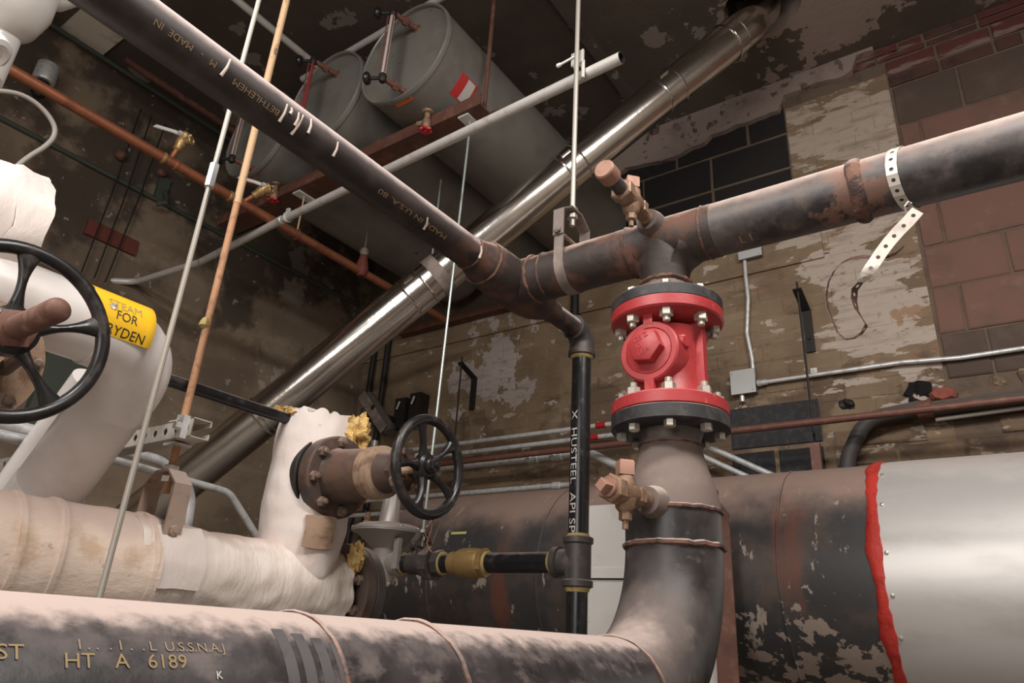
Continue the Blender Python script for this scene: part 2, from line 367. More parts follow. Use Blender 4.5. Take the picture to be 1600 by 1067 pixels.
def frame(ax, ref=None):
    w = V(ax).normalized()
    r = V(ref) if ref is not None else (V((0, 0, 1)) if abs(w.z) < .9 else V((0, 1, 0)))
    u = (r - w * r.dot(w)).normalized()
    return u, w.cross(u), w


class MB:
    def __init__(s): s.v = []; s.f = []

    def ring(s, c, u, v, r, n, r2=None):
        b = len(s.v); r2 = r if r2 is None else r2
        for i in range(n):
            a = 2 * PI * i / n
            s.v.append(V(c) + u * (math.cos(a) * r) + v * (math.sin(a) * r2))
        return b

    def join(s, a, b, n):
        for i in range(n):
            j = (i + 1) % n; s.f.append((a + i, a + j, b + j, b + i))

    def tube(s, pts, r, n=16, caps=True, closed=False):
        pts = [V(p) for p in pts]; m = len(pts)
        rr = r if isinstance(r, (list, tuple)) else [r] * m
        T = []
        for i in range(m):
            if closed: t = pts[(i + 1) % m] - pts[i - 1]
            else: t = pts[min(i + 1, m - 1)] - pts[max(i - 1, 0)]
            T.append(t.normalized())
        u, v, _ = frame(T[0]); rings = []
        for i in range(m):
            w = T[i]; u = (u - w * u.dot(w)).normalized(); v = w.cross(u)
            rings.append(s.ring(pts[i], u, v, rr[i], n))
        for i in range(m - 1): s.join(rings[i], rings[i + 1], n)
        if closed: s.join(rings[-1], rings[0], n)
        elif caps:
            s.f.append(tuple(range(rings[0] + n - 1, rings[0] - 1, -1))); s.f.append(tuple(range(rings[-1], rings[-1] + n)))
        return s

    def lathe(s, o, ax, prof, n=32, caps=True, ref=None, wob=None):
        u, v, w = frame(ax, ref); o = V(o); rings = []
        for t, r in prof:
            b = s.ring(o + w * t, u, v, max(r, 1e-5), n); rings.append(b)
        for a, b in zip(rings, rings[1:]): s.join(a, b, n)
        if caps:
            s.f.append(tuple(range(rings[0] + n - 1, rings[0] - 1, -1))); s.f.append(tuple(range(rings[-1], rings[-1] + n)))
        return s

    def torus(s, c, ax, R, r, n=48, m=10):
        u, v, w = frame(ax)
        return s.tube([V(c) + u * (math.cos(2 * PI * i / n) * R) + v * (math.sin(2 * PI * i / n) * R) for i in range(n)], r, m, closed=True)

    def box(s, c, d, axes=None):
        c = V(c); X, Y, Z = axes if axes else (V((1, 0, 0)), V((0, 1, 0)), V((0, 0, 1)))
        b = len(s.v)
        for k in (-.5, .5):
            for j in (-.5, .5):
                for i in (-.5, .5): s.v.append(c + X * (i * d[0]) + Y * (j * d[1]) + Z * (k * d[2]))
        for q in ((0, 2, 3, 1), (4, 5, 7, 6), (0, 1, 5, 4), (2, 6, 7, 3), (0, 4, 6, 2), (1, 3, 7, 5)): s.f.append(tuple(b + i for i in q))
        return s

    def plate(s, poly, th):
        """a flat outline given a thickness along the vector th"""
        n = len(poly); b = len(s.v); th = V(th)
        s.v += [V(p) for p in poly] + [V(p) + th for p in poly]
        s.f.append(tuple(range(b + n - 1, b - 1, -1))); s.f.append(tuple(range(b + n, b + 2 * n)))
        for i in range(n):
            j = (i + 1) % n; s.f.append((b + i, b + j, b + n + j, b + n + i))
        return s

    def hexa(s, c, ax, af, h, bev=.12, ref=None, n=6):
        """a hexagon (or square) head with a chamfer, standing on c along ax"""
        r = af / 2 / math.cos(PI / n)
        return s.lathe(c, ax, [(0, r), (h * (1 - bev), r), (h, r * .86)], n, ref=ref)

    def shell(s, o, ax, r, t0, t1, a0, a1, nt=6, na=12, ref=None, th=0.0015):
        """a sheet bent round a cylinder"""
        u, v, w = frame(ax, ref); o = V(o); g = []
        for k in (0, 1):
            for i in range(nt + 1):
                row = []
                for j in range(na + 1):
                    a = a0 + (a1 - a0) * j / na; t = t0 + (t1 - t0) * i / nt
                    row.append(len(s.v)); s.v.append(o + w * t + (u * math.cos(a) + v * math.sin(a)) * (r + k * th))
                g.append(row)
        N = nt + 1
        for i in range(nt):
            for j in range(na):
                s.f.append((g[N + i][j], g[N + i + 1][j], g[N + i + 1][j + 1], g[N + i][j + 1]))
                s.f.append((g[i][j], g[i][j + 1], g[i + 1][j + 1], g[i + 1][j]))
        for i in range(nt):
            for j, fl in ((0, 1), (na, 0)):
                q = (g[i][j], g[i + 1][j], g[N + i + 1][j], g[N + i][j]); s.f.append(q if fl else q[::-1])
        for j in range(na):
            for i, fl in ((0, 0), (nt, 1)):
                q = (g[i][j], g[i][j + 1], g[N + i][j + 1], g[N + i][j]); s.f.append(q[::-1] if fl == 0 else q)
        return s

    def rough(s, amp, sc, along=None):
        for i, p in enumerate(s.v):
            q = V(p) * sc
            d = V((noise.noise(q), noise.noise(q + V((7.3, 1.1, 2.2))), noise.noise(q + V((1.9, 8.4, 5.5)))))
            s.v[i] = V(p) + d * amp
        return s

    def mesh(s, name, off=V((0, 0, 0)), ang=34, smooth=True):
        me = bpy.data.meshes.new(name)
        me.from_pydata([tuple(V(p) - off) for p in s.v], [], s.f)
        bm = bmesh.new(); bm.from_mesh(me); bmesh.ops.recalc_face_normals(bm, faces=bm.faces)
        if smooth:
            c = math.radians(ang)
            for f in bm.faces: f.smooth = True
            for e in bm.edges:
                if len(e.link_faces) == 2 and e.calc_face_angle(0) > c: e.smooth = False
        bm.to_mesh(me); bm.free(); return me


OFF = {}


def _link(o, parent, kind=None, label=None):
    COL.objects.link(o)
    if parent is not None: o.parent = parent
    if kind: o['kind'] = kind
    if label: o['label'] = label
    return o


def thing(name, label, cat, loc, group=None):
    o = bpy.data.objects.new(name, None); COL.objects.link(o); o.location = loc; o.empty_display_size = .05
    o['label'] = label; o['category'] = cat
    if group: o['group'] = group
    OFF[o.name] = V(loc); return o


def obj(name, mb, mat, parent=None, label=None, kind=None, cat=None, ang=34, smooth=True, group=None):
    """one mesh; mb holds room coordinates"""
    if parent is not None: off = OFF[parent.name]
    elif kind == 'structure' : off = V((0, 0, 0))
    else:
        xs = [sum((V(p)[k] for p in mb.v)) / len(mb.v) for k in (0, 1)]; off = V((xs[0], xs[1], min(V(p).z for p in mb.v)))
    o = bpy.data.objects.new(name, mb.mesh(name, off, ang, smooth))
    o.data.materials.append(mat); _link(o, parent, kind, label)
    if parent is None: o.location = off
    if cat: o['category'] = cat
    if group: o['group'] = group
    OFF[o.name] = off; return o


def inst(name, me, mat, parent, loc, ax=(0, 0, 1), ref=None, sc=1.0, label=None):
    """another copy of a shared mesh, its own object"""
    if not me.materials: me.materials.append(mat)
    o = bpy.data.objects.new(name, me)
    u, v, w = frame(ax, ref); L = V(loc) - (OFF[parent.name] if parent else V((0, 0, 0)))
    m = Matrix(((u.x * sc, v.x * sc, w.x * sc, L.x), (u.y * sc, v.y * sc, w.y * sc, L.y), (u.z * sc, v.z * sc, w.z * sc, L.z), (0, 0, 0, 1)))
    _link(o, parent, None, label); o.matrix_local = m
    OFF[o.name] = OFF[parent.name] if parent else V((0, 0, 0)); return o


def arc(c, u, v, R, a0, a1, n=12):
    c, u, v = V(c), V(u), V(v)
    return [c + u * (math.cos(a0 + (a1 - a0) * i / n) * R) + v * (math.sin(a0 + (a1 - a0) * i / n) * R) for i in range(n + 1)]


def bend(pts, R, n=8):
    """a polyline with its corners rounded to radius R"""
    pts = [V(p) for p in pts]; out = [pts[0]]
    for a, b, c in zip(pts, pts[1:], pts[2:]):
        d1, d2 = (b - a).normalized(), (c - b).normalized(); an = d1.angle(d2)
        if an < .02: out.append(b); continue
        t = min(R * math.tan(an / 2), (b - a).length * .49, (c - b).length * .49)
        p, q = b - d1 * t, b + d2 * t
        for i in range(n + 1):
            s = i / n; out.append(p * (1 - s) ** 2 + b * (2 * s * (1 - s)) + q * s ** 2)
    out.append(pts[-1]); return out


def glyphs(body, size, extrude=0.0, slices=0):
    cu = bpy.data.curves.new('text', 'FONT'); cu.body = body; cu.size = size; cu.align_x = 'LEFT'; cu.extrude = extrude
    cu.resolution_u = 3
    o = bpy.data.objects.new('text', cu); COL.objects.link(o)
    dg = bpy.context.evaluated_depsgraph_get(); dg.update()
    me = o.evaluated_get(dg).to_mesh()
    bm = bmesh.new(); bm.from_mesh(me)
    if slices and len(bm.verts):
        ys = [v.co.y for v in bm.verts]; y = min(ys) + size / slices
        while y < max(ys):
            bmesh.ops.bisect_plane(bm, geom=bm.verts[:] + bm.edges[:] + bm.faces[:], plane_co=(0, y, 0), plane_no=(0, 1, 0)); y += size / slices
    bm.verts.index_update()
    vs = [V(v.co) for v in bm.verts]; fs = [tuple(v.index for v in f.verts) for f in bm.faces]; bm.free()
    bpy.data.objects.remove(o); bpy.data.curves.remove(cu)
    return vs, fs


def print_on_pipe(name, body, size, p0, ax, r, start, reading, mat, parent, stretch=1.0, lift=.0008, stencil=False):
    """lettering laid on a pipe: starts at the surface point `start`, reads along `reading` (the pipe's axis, one way or the other)"""
    vs, fs = glyphs(body, size, 0.0, 9)
    p0, ax, start, a = V(p0), V(ax).normalized(), V(start), V(reading).normalized()
    foot = p0 + ax * (start - p0).dot(ax); n = (start - foot).normalized(); t = n.cross(a)
    mb = MB()
    for v in vs:
        an = (v.y - size * .35) / r
        mb.v.append(foot + a * (v.x * stretch) + (n * math.cos(an) + t * math.sin(an)) * (r + lift))
    mb.f = fs
    off = OFF[parent.name]
    me = bpy.data.meshes.new(name); me.from_pydata([tuple(p - off) for p in mb.v], [], fs)
    o = bpy.data.objects.new(name, me); me.materials.append(mat); _link(o, parent, 'stuff'); OFF[o.name] = off
    return o


def print_flat(name, body, size, start, right, up, mat, parent, lift=.0008, extrude=0):
    vs, fs = glyphs(body, size, extrude)
    r, u = V(right).normalized(), V(up).normalized(); n = r.cross(u); off = OFF[parent.name]
    me = bpy.data.meshes.new(name)
    me.from_pydata([tuple(V(start) + r * v.x + u * v.y + n * (lift + v.z) - off) for v in vs], [], fs)
    o = bpy.data.objects.new(name, me); me.materials.append(mat); _link(o, parent); OFF[o.name] = off
    return o


ME = {}
ME['hex'] = MB().hexa((0, 0, 0), (0, 0, 1), .022, .015).mesh('hex_head')
_b = MB().hexa((0, 0, 0), (0, 0, 1), .027, .020); _b.lathe((0, 0, .0), (0, 0, 1), [(0, .0085), (.030, .0085), (.032, .0065)], 10)
ME['nut'] = _b.mesh('hex_nut')
_b = MB().hexa((0, 0, 0), (0, 0, 1), .024, .013); _b.lathe((0, 0, 0), (0, 0, 1), [(0, .0075), (.022, .0075), (.024, .005)], 10)
ME['rustnut'] = _b.mesh('rusty_nut')
ME['screw'] = MB().lathe((0, 0, 0), (0, 0, 1), [(0, .0055), (.003, .005), (.0045, .002)], 8).mesh('screw_head')


def weld(name, c, ax, R, r, mat, parent, n=56):
    mb = MB(); u, v, w = frame(ax); pts = []
    for i in range(n):
        a = 2 * PI * i / n; k = R + r * .35 * noise.noise(V((i * .7, R * 9, c[1] * 5)))
        pts.append(V(c) + (u * math.cos(a) + v * math.sin(a)) * k + w * (r * .6 * noise.noise(V((i * .5, 3, c[2] * 7)))))
    mb.tube(pts, r, 6, closed=True)
    return obj(name, mb, mat, parent)

# ------------------------------------------------------------------ the room
XL, XR, YB, YF, ZF, ZC = -4.0, 2.2, 3.45, -2.4, -1.5, 3.07
T = .2


def struct(name, mb, mat, ang=30): return obj(name, mb, mat, kind='structure', ang=ang)


struct('floor', MB().box(((XL + XR) / 2, (YB + YF) / 2, ZF - T / 2), (XR - XL + 2 * T, YB - YF + 2 * T, T)), m_floor)
struct('wall_left', MB().box((XL - T / 2, (YB + YF) / 2, (ZF + ZC) / 2), (T, YB - YF + 2 * T, ZC - ZF)), m_leftwall)
struct('wall_right', MB().box((XR + T / 2, (YB + YF) / 2, (ZF + ZC) / 2), (T, YB - YF + 2 * T, ZC - ZF)), m_plainwall)
struct('wall_front', MB().box(((XL + XR) / 2, YF - T / 2, (ZF + ZC) / 2), (XR - XL, T, ZC - ZF)), m_plainwall)
# ceiling with the round opening for the flue
HX, HY, HR = -0.62, 2.84, .19
mb = MB(); lo, hi = [], []
angs = sorted([2 * PI * (i + .37) / 40 for i in range(40)] + [math.atan2(cy - HY, cx - HX) % (2 * PI) for cx in (XL - T, XR + T) for cy in (YF - T, YB + T)])
n = len(angs)
for a in angs:
    c, s = math.cos(a), math.sin(a)
    k = min(((XR + T - HX) / c) if c > 1e-6 else ((XL - T - HX) / c if c < -1e-6 else 1e9),
            ((YB + T - HY) / s) if s > 1e-6 else ((YF - T - HY) / s if s < -1e-6 else 1e9))
    lo.append(V((HX + c * HR, HY + s * HR, ZC))); hi.append(V((HX + c * k, HY + s * k, ZC)))
mb.v = lo + hi + [p + V((0, 0, .25)) for p in lo] + [p + V((0, 0, .25)) for p in hi]
for i in range(n):
    j = (i + 1) % n
    mb.f += [(i, j, n + j, n + i), (i, 2 * n + i, 2 * n + j, j), (2 * n + i, 3 * n + i, 3 * n + j, 2 * n + j), (n + i, n + j, 3 * n + j, 3 * n + i)]
ceil = struct('ceiling', mb, m_ceil)
mb = MB().box((HX, HY, ZC + .33), (.6, .6, .14))
struct('trim_1', mb, m_blackhole)

# back wall: a mortar bed with every brick and block set into it
wall = struct('wall_back', MB().box(((XL + XR) / 2, YB + T / 2, (ZF + ZC) / 2), (XR - XL, T, ZC - ZF)), m_mortar)
BRK = {}


def masonry(name, x0, x1, z0, z1, mat, proud=.006, gap=.010):
    """one brick or block: shared mesh for the size, seated a little unevenly in the wall"""
    w, h = x1 - x0 - gap, z1 - z0 - gap
    if w < .02 or h < .02: return
    key = (name, round(w, 3), round(h, 3), mat.name, random.randrange(3), round(proud, 3))
    if key not in BRK:
        d = .05; c = min(.006, h * .12); mb = MB(); r = lambda: random.uniform(-.0022, .0022)
        for y, k in ((0, 0), (-d + c * .7, 0), (-d, c)):
            for sx, sz in ((-1, -1), (1, -1), (1, 1), (-1, 1)):
                mb.v.append(V((sx * (w / 2 - k) + r(), y, sz * (h / 2 - k) + r())))
        for b in (0, 4):
            for i in range(4):
                j = (i + 1) % 4; mb.f.append((b + i, b + j, b + 4 + j, b + 4 + i))
        mb.f += [(8, 9, 10, 11), (3, 2, 1, 0)]
        me = mb.mesh(name, ang=20); me.materials.append(mat); BRK[key] = me
    o = bpy.data.objects.new(name, BRK[key]); COL.objects.link(o); o.parent = wall
    o.location = ((x0 + x1) / 2, YB + .05 - proud + random.uniform(-.002, .002), (z0 + z1) / 2)
    o.rotation_euler = (random.uniform(-.006, .006), random.uniform(-.004, .004), random.uniform(-.008, .008))


def courses(name, x0, x1, z0, z1, L, H, mat, proud=.006, gap=.010, skip=None, jag=0, mats=None):
    k = 0; z = z0
    while z < z1 - .02:
        x = x0 - (L / 2 if k % 2 else 0)
        while x < x1 - .01:
            a, b = max(x, x0), min(x + L, x1); zt = min(z + H, z1)
            cx, cz = (a + b) / 2, (z + zt) / 2
            if b - a > .03 and not (skip and skip(cx, cz)):
                masonry(name, a, b, z, zt, random.choice(mats) if mats else mat, proud + random.uniform(-jag, jag), gap)
            x += L
        z += H; k += 1


def notpaint(x, z):
    return (x > -1.30 and z < 1.15 and x > -1.15 and x < -.67) or (x > -.66 and z < 1.06)


struct('trim_8', MB().box(((-3.95 - .165) / 2, YB - .0005, 1.29), (3.95 - .165, .003, 1.22)), m_paint)
struct('trim_9', MB().box(((-.69 - .165) / 2, YB - .0005, 2.4), (.69 - .165, .003, .98)), m_paint)
courses('brick', -3.10, -.165, .68, 1.875, .24, .0855, m_paint, .004, .005, notpaint, .0015)
courses('brick', -.565, -.165, 1.875, 2.80, .20, .077, m_paint, .005, .007, None, .002)
courses('brick', -.655, 1.15, .62, 1.06, .26, .088, m_rough, .004, .012, None, .010)
courses('brick', -.155, 1.15, 1.06, 1.135, .26, .075, m_rough, .004, .012, lambda x, z: x < -.1, .006)
# red brick courses under the ceiling
for k, (z0, z1, mats) in enumerate(((2.785, 2.865, [m_darkbrick, m_redbrick]), (2.865, 2.965, [m_redbrick]), (2.965, 3.012, [m_redbrick, m_darkbrick]), (3.012, 3.07, [m_darkbrick, m_redbrick, m_redbrick]))):
    x = -.68 + (.11 if k % 2 else 0) if k > 1 else -.165
    while x < 1.15:
        L = random.choice((.235, .24, .12)); masonry('brick', x, min(x + L, 1.2), z0, z1, random.choice(mats), random.uniform(.004, .02), .014); x += L
bp = W(1474, 617, Y=YB - .02)
mb = MB().lathe(bp, (0, -1, 0), [(-.02, .058), (.010, .055), (.022, .042), (.026, .001)], 7, ref=(1, 0, .2)).rough(.014, 22)
for i_, p in enumerate(mb.v): mb.v[i_] = V((p.x, p.y, bp.z + (p.z - bp.z) * .62))
obj('brick', mb, m_rawbrick, wall, 'broken red brick end', ang=20)
# concrete blocks, right of the painted brick
for z0, z1, js, mat in ((1.147, 1.36, (-.155, .02, .47, .93), m_cmu_dark), (1.36, 1.594, (-.155, -.044, .40, .85), m_cmu_red), (1.594, 1.812, (-.155, .163, .60, 1.02), m_cmu_red),
                        (1.812, 2.05, (-.155, -.056, .38, .82), m_cmu_red), (2.05, 2.29, (-.155, .17, .60, 1.02), m_cmu_red), (2.29, 2.535, (-.155, -.06, .38, .82), m_cmu_red),
                        (2.535, 2.785, (-.155, .137, .58, 1.02), m_cmu_dark)):
    for a, b in zip(js, js[1:] + (1.2,)): masonry('concrete_block', a, b, z0, z1, mat, .008, .011)
# black painted infill blocks
for z0, z1, js in ((.70, .915, (-1.137, -.911, -.685)), (.915, 1.147, (-1.137, -.685))):
    for a, b in zip(js, js[1:]): masonry('concrete_block', a, b, z0, z1, m_cmu_black, .010, .022)
for z0, z1, js in ((2.095, 2.26, (-2.23, -1.79, -1.35, -.91, -.69)), (2.26, 2.49, (-2.02, -1.58, -1.14, -.69)), (2.49, 2.722, (-2.45, -2.01, -1.58, -1.14, -.69)), (2.722, 2.95, (-2.23, -1.79, -1.353, -.91, -.69))):
    for a, b in zip(js, js[1:]): masonry('concrete_block', a, b, z0, z1, m_cmu_soot, .008, .018)
# concrete ledge across the painted brick
struct('trim_2', MB().box(((-3.95 - .585) / 2, YB, 1.985), (3.95 - .585, .036, .205)).rough(.003, 3), m_paint)
# thick plaster coat over the top of the blocks, broken along its lower edge
top, low = [], []
N = 60
for i in range(N + 1):
    x = -2.6 + (2.6 - .20) * i / N
    lowz = 2.86 + .03 * noise.noise(V((x * 3, 1, 1))) + .018 * noise.noise(V((x * 14, 3, 1)))
    if x < -1.12: lowz -= .05 * (1 + noise.noise(V((x * 4, 9, 1))))
    if x > -.70: lowz += .10 + .05 * noise.noise(V((x * 9, 2, 5)))
    if x > -.3: lowz += .08
    low.append(V((x, YB - .045, min(lowz, 3.05))))
    top.append(V((x, YB - .045, ZC)))
struct('trim_3', MB().plate(low + top[::-1], (0, .06, 0)), m_plaster)
# rough mortar lumps round the broken hole in the wall
mb = MB()
for x, z, r in ((-.33, 1.145, .045), (-.29, 1.06, .04), (-.10, 1.04, .06), (.02, 1.10, .06), (.14, 1.12, .05), (-.24, 1.20, .03)):
    b = MB().lathe((x, YB + .01, z), (0, -1, 0), [(0, r * .8), (.008, r * .75), (.016, r * .5), (.020, .001)], 16).rough(.030, 14).rough(.008, 60)
    k = len(mb.v); mb.v += b.v; mb.f += [tuple(k + i for i in f) for f in b.f]
struct('trim_4', mb, m_rough)
struct('trim_5', MB().lathe((W(1436, 615, Y=YB).x, YB - .010, W(1436, 615, Y=YB).z), (0, -1, 0), [(0, .06), (.005, .05), (.006, .001)], 26).rough(.032, 20).rough(.012, 50), m_blackhole)  # solid black patch painted as the hole's shade

# ceiling: pale square shaft, dark pipes and a beam edge
mb = MB()
struct('trim_6', MB().box((-3.89, 1.0, ZC - .003), (.36, .24, .02)), m_shaft)
mb = MB().box((-1.47, 1.6, ZC - .03), (.05, 3.6, .06))
struct('trim_7', mb, m_ceil)


def pipe_thing(name, label, cat, pts, r, mat, n=14, group=None, R=None):
    p = bend(pts, R) if R else [V(q) for q in pts]
    return obj(name, MB().tube(p, r, n), mat, None, label, None, cat, group=group)


pipe_thing('ceiling_pipe', 'dark brown pipe under the ceiling crossing the pale square panel', 'pipe', [(-3.70, 1.15, 2.90), (-3.70, 3.3, 2.90)], .022, m_brownsteel)
pipe_thing('ceiling_conduit', 'thin greenish conduit along the dark ceiling corner above the copper pipe', 'conduit', [(-3.93, -.4, 3.0), (-3.93, 3.35, 3.0)], .014, m_greenish)
pipe_thing('wall_conduit', 'thin greenish conduit running along the brown left wall above the red plate', 'conduit', [(-3.985, -.6, 2.345), (-3.985, 3.3, 2.345)], .014, m_greenish)
obj('wall_plate', MB().box((-3.99, 1.475, 1.985), (.02, .29, .095), (V((1, 0, 0)), V((0, 1, .0)), V((0, 0, 1)))), m_redplate, None, 'dark red rectangular board fixed to the brown left wall', None, 'board')
for i, (y0, y1) in enumerate(((1.40, 1.37), (1.47, 1.44), (1.56, 1.50))):
    obj('wall_wire', MB().tube([(-3.96, y0, 2.85), (-3.955, (y0 + y1) / 2 + .01, 2.3), (-3.955, y1, 1.70)], .004, 6), m_dark, None,
        ['thin dark wire hanging over the red board, nearest the fabric wrapped pipe', 'thin dark wire hanging over the red board, between two other wires', 'thin dark wire hanging over the red board, nearest the tan rod'][i], None, 'wire', group='wires hanging on the left wall')
t = thing('wall_hook', 'greenish iron hook on the dark left wall below the copper pipe', 'hook', (-3.97, 1.66, 2.35))
obj('plate', MB().box((-3.985, 1.66, 2.43), (.03, .07, .16)).rough(.006, 20), m_greenish, t)
obj('hook', MB().tube([(-3.97, 1.67, 2.42), (-3.93, 1.68, 2.36), (-3.90, 1.67, 2.31), (-3.93, 1.63, 2.28)], .014, 8), m_greenish, t)
obj('rust_cap', MB().lathe((-3.965, 1.62, 2.52), (1, 0, 0), [(0, .03), (.02, .026), (.03, .01)], 12), m_rustpipe, t, 'rusty cap')
p = W(188, 243, X=-3.98)
obj('wall_plug', MB().lathe(p, (1, 0, 0), [(0, .035), (.012, .032), (.03, .018), (.034, .001)], 10).rough(.008, 30), m_rustpipe, None, 'small rusty plug on the dark left wall beside the hanging wires', None, 'plug')
p = W(72, 115, X=-3.9)
t = thing('ceiling_fixture', 'short shiny metal fixture hanging behind the copper pipe', 'fixture', (p.x, p.y, p.z - .1))
obj('sleeve', MB().lathe((p.x, p.y, p.z - .06), (0, 0, 1), [(0, .05), (.01, .055), (.11, .055), (.12, .045)], 20), m_galv, t)
obj('socket', MB().lathe((p.x, p.y, p.z - .16), (0, 0, 1), [(0, .02), (.02, .035), (.10, .035)], 16), m_dark, t)

# ------------------------------------------------------------------ main steam pipe: lower run, elbow, reducer, lower flange
RX, RY = -.605, 1.434        # the riser's centre line
LZ = -.09                    # centre of the lower run
ER = .28                     # elbow radius
HZ = .922                    # centre of the overhead pipes
VC = math.atan2(-RY, -RX)    # angle of the direction that looks back at the middle of the room
t = thing('steam_pipe', 'thick dusty black pipe along the bottom, turning up through an elbow to the red valve', 'pipe', (RX, .6, LZ))
obj('pipe_run', MB().tube([(RX, -1.6, LZ), (RX, RY - ER, LZ)], .1, 56), m_lower, t)
el = arc((RX, RY - ER, LZ + ER), (0, 0, -1), (0, 1, 0), ER, 0, PI / 2, 24)
obj('elbow', MB().tube(el + [(RX, RY, .262)], .1, 56), m_elbow, t)
obj('reducer', MB().lathe((RX, RY, .262), (0, 0, 1), [(0, .1), (.02, .0995), (.05, .092), (.09, .079), (.125, .070), (.15, .067)], 48), m_reducer, t, 'dusty brown reducer')
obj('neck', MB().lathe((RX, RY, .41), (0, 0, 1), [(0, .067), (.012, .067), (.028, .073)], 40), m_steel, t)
for z, rr, br in ((LZ + ER, .1, .0065), (.262, .1, .0055), (.405, .0675, .0035)): weld('weld_bead', (RX, RY, z), (0, 0, 1), rr, br, m_weld, t)
for y, br in ((W(478, 965, X=RX + .02).y, .0030), (W(662, 985, X=RX + .02).y, .0042), (RY - ER, .0038)): weld('weld_bead', (RX, y, LZ), (0, 1, 0), .1, br, m_weld, t)
s0 = on_cyl(480, 1045, (RX, 0, LZ), (0, 1, 0), .1)
for k in range(4):   # bare scraped stripes beside the weld
    a = math.atan2(s0.z - LZ, s0.x - RX)
    obj('scrape', MB().shell((RX, s0.y - .022 + k * .019, LZ), (0, 1, 0), .1002, 0, .012, PI / 2 - a - .42 + .05 * k, PI / 2 - a + .34 + .04 * k, 1, 8, ref=(0, 0, 1), th=.0004), m_scrape, t)
FZ = .436                    # lower face of the lower black flange


def bolt_ring(parent, z, up, me, mat, Rb=.106, n=8, ph=0.0):
    for k in range(n):
        a = VC + 2 * PI * k / n + ph
        inst('bolt', ME[me], mat, parent, (RX + math.cos(a) * Rb, RY + math.sin(a) * Rb, z), (0, 0, 1 if up else -1), ref=(math.cos(a + .5 * k), math.sin(a + .5 * k), 0))


obj('flange', MB().lathe((RX, RY, FZ), (0, 0, 1), [(0, .118), (.003, .130), (.031, .130), (.034, .127)], 64), m_flange, t, 'black flange')
bolt_ring(t, FZ, False, 'hex', m_bolt)
a0 = on_cyl(98, 1032, (RX, 0, LZ), (0, 1, 0), .1)
print_on_pipe('stencil', 'HT   A   6189', .0155, (RX, 0, LZ), (0, 1, 0), .1, a0, (0, 1, 0), m_stencil, t, 1.0)
a0 = on_cyl(-8, 1018, (RX, 0, LZ), (0, 1, 0), .1)
print_on_pipe('stencil', 'ST', .0155, (RX, 0, LZ), (0, 1, 0), .1, a0, (0, 1, 0), m_stencil, t, 1.0)
a0 = on_cyl(120, 1007, (RX, 0, LZ), (0, 1, 0), .1)
print_on_pipe('stencil', 'I . .  . 1 .  . L  U.S.S.N.A.J', .0115, (RX, 0, LZ), (0, 1, 0), .1, a0, (0, 1, 0), m_stencil_faint, t, 1.0)
a0 = on_cyl(337, 1055, (RX, 0, LZ), (0, 1, 0), .1)
print_on_pipe('chalk_mark', 'K', .0085, (RX, 0, LZ), (0, 1, 0), .1, a0, (0, 1, 0), m_whiteprint, t, 1.0)


def plug_cock(name, label, base, d, s, boss=True, cap=None):
    """a small square-headed cock screwed to a pipe; base on the pipe's skin, d pointing away"""
    t = thing(name, label, 'valve', tuple(base)); d = V(d).normalized(); b = V(base); u, v, w = frame(d, (0, 0, 1))
    if boss: obj('boss', MB().lathe(b - d * .02 * s, d, [(0, .036 * s), (.025 * s, .034 * s), (.045 * s, .028 * s)], 28), m_reducer, t)
    obj('nipple', MB().lathe(b, d, [(.03 * s, .017 * s), (.085 * s, .017 * s)], 20), m_bronze, t)
    obj('collar', MB().hexa(b + d * .062 * s, d, .044 * s, .02 * s), m_bronze, t)
    obj('body', MB().lathe(b + d * .08 * s, d, [(0, .021 * s), (.012 * s, .024 * s), (.03 * s, .025 * s), (.05 * s, .022 * s), (.06 * s, .02 * s)], 24)
        .lathe(b + d * .108 * s - u * .038 * s, u, [(0, .012 * s), (.008 * s, .019 * s), (.03 * s, .023 * s), (.066 * s, .021 * s), (.07 * s, .017 * s)], 20), m_bronze, t)
    obj('end_nut', MB().hexa(b + d * .138 * s, d, .050 * s, .026 * s), m_bronze, t)
    obj('stem_head', MB().hexa(b + d * .108 * s + u * .034 * s, u, .030 * s, .030 * s, n=4), m_coppercap, t, 'square reddish stem head')
    obj('stem_nut', MB().hexa(b + d * .108 * s - u * .038 * s, -u, .022 * s, .016 * s).lathe(b + d * .108 * s - u * .05 * s, -u, [(0, .006 * s), (.02 * s, .006 * s)], 10), m_bronze, t)
    if cap:
        L, cl = cap
        obj('extension', MB().lathe(b + d * .16 * s, d, [(0, .017 * s), (L, .017 * s)], 20), m_steel, t)
        obj('end_cap', MB().lathe(b + d * (.16 * s + L - .01), d, [(0, .019 * s), (.005, .024 * s), (cl - .004, .024 * s), (cl, .021 * s)], 24), m_coppercap, t, 'pinkish copper end cap')
    else:
        obj('square_plug', MB().lathe(b + d * .164 * s, d, [(0, .019 * s), (.008 * s, .019 * s)], 20).hexa(b + d * .168 * s, d, .021 * s, .026 * s, n=4), m_coppercap, t, 'square reddish plug')
    return t


plug_cock('drain_cock', 'small tarnished drain cock screwed to the dusty reducer below the red valve', (RX, RY - .097, .268), (-.10, -1, 0.0), .98)

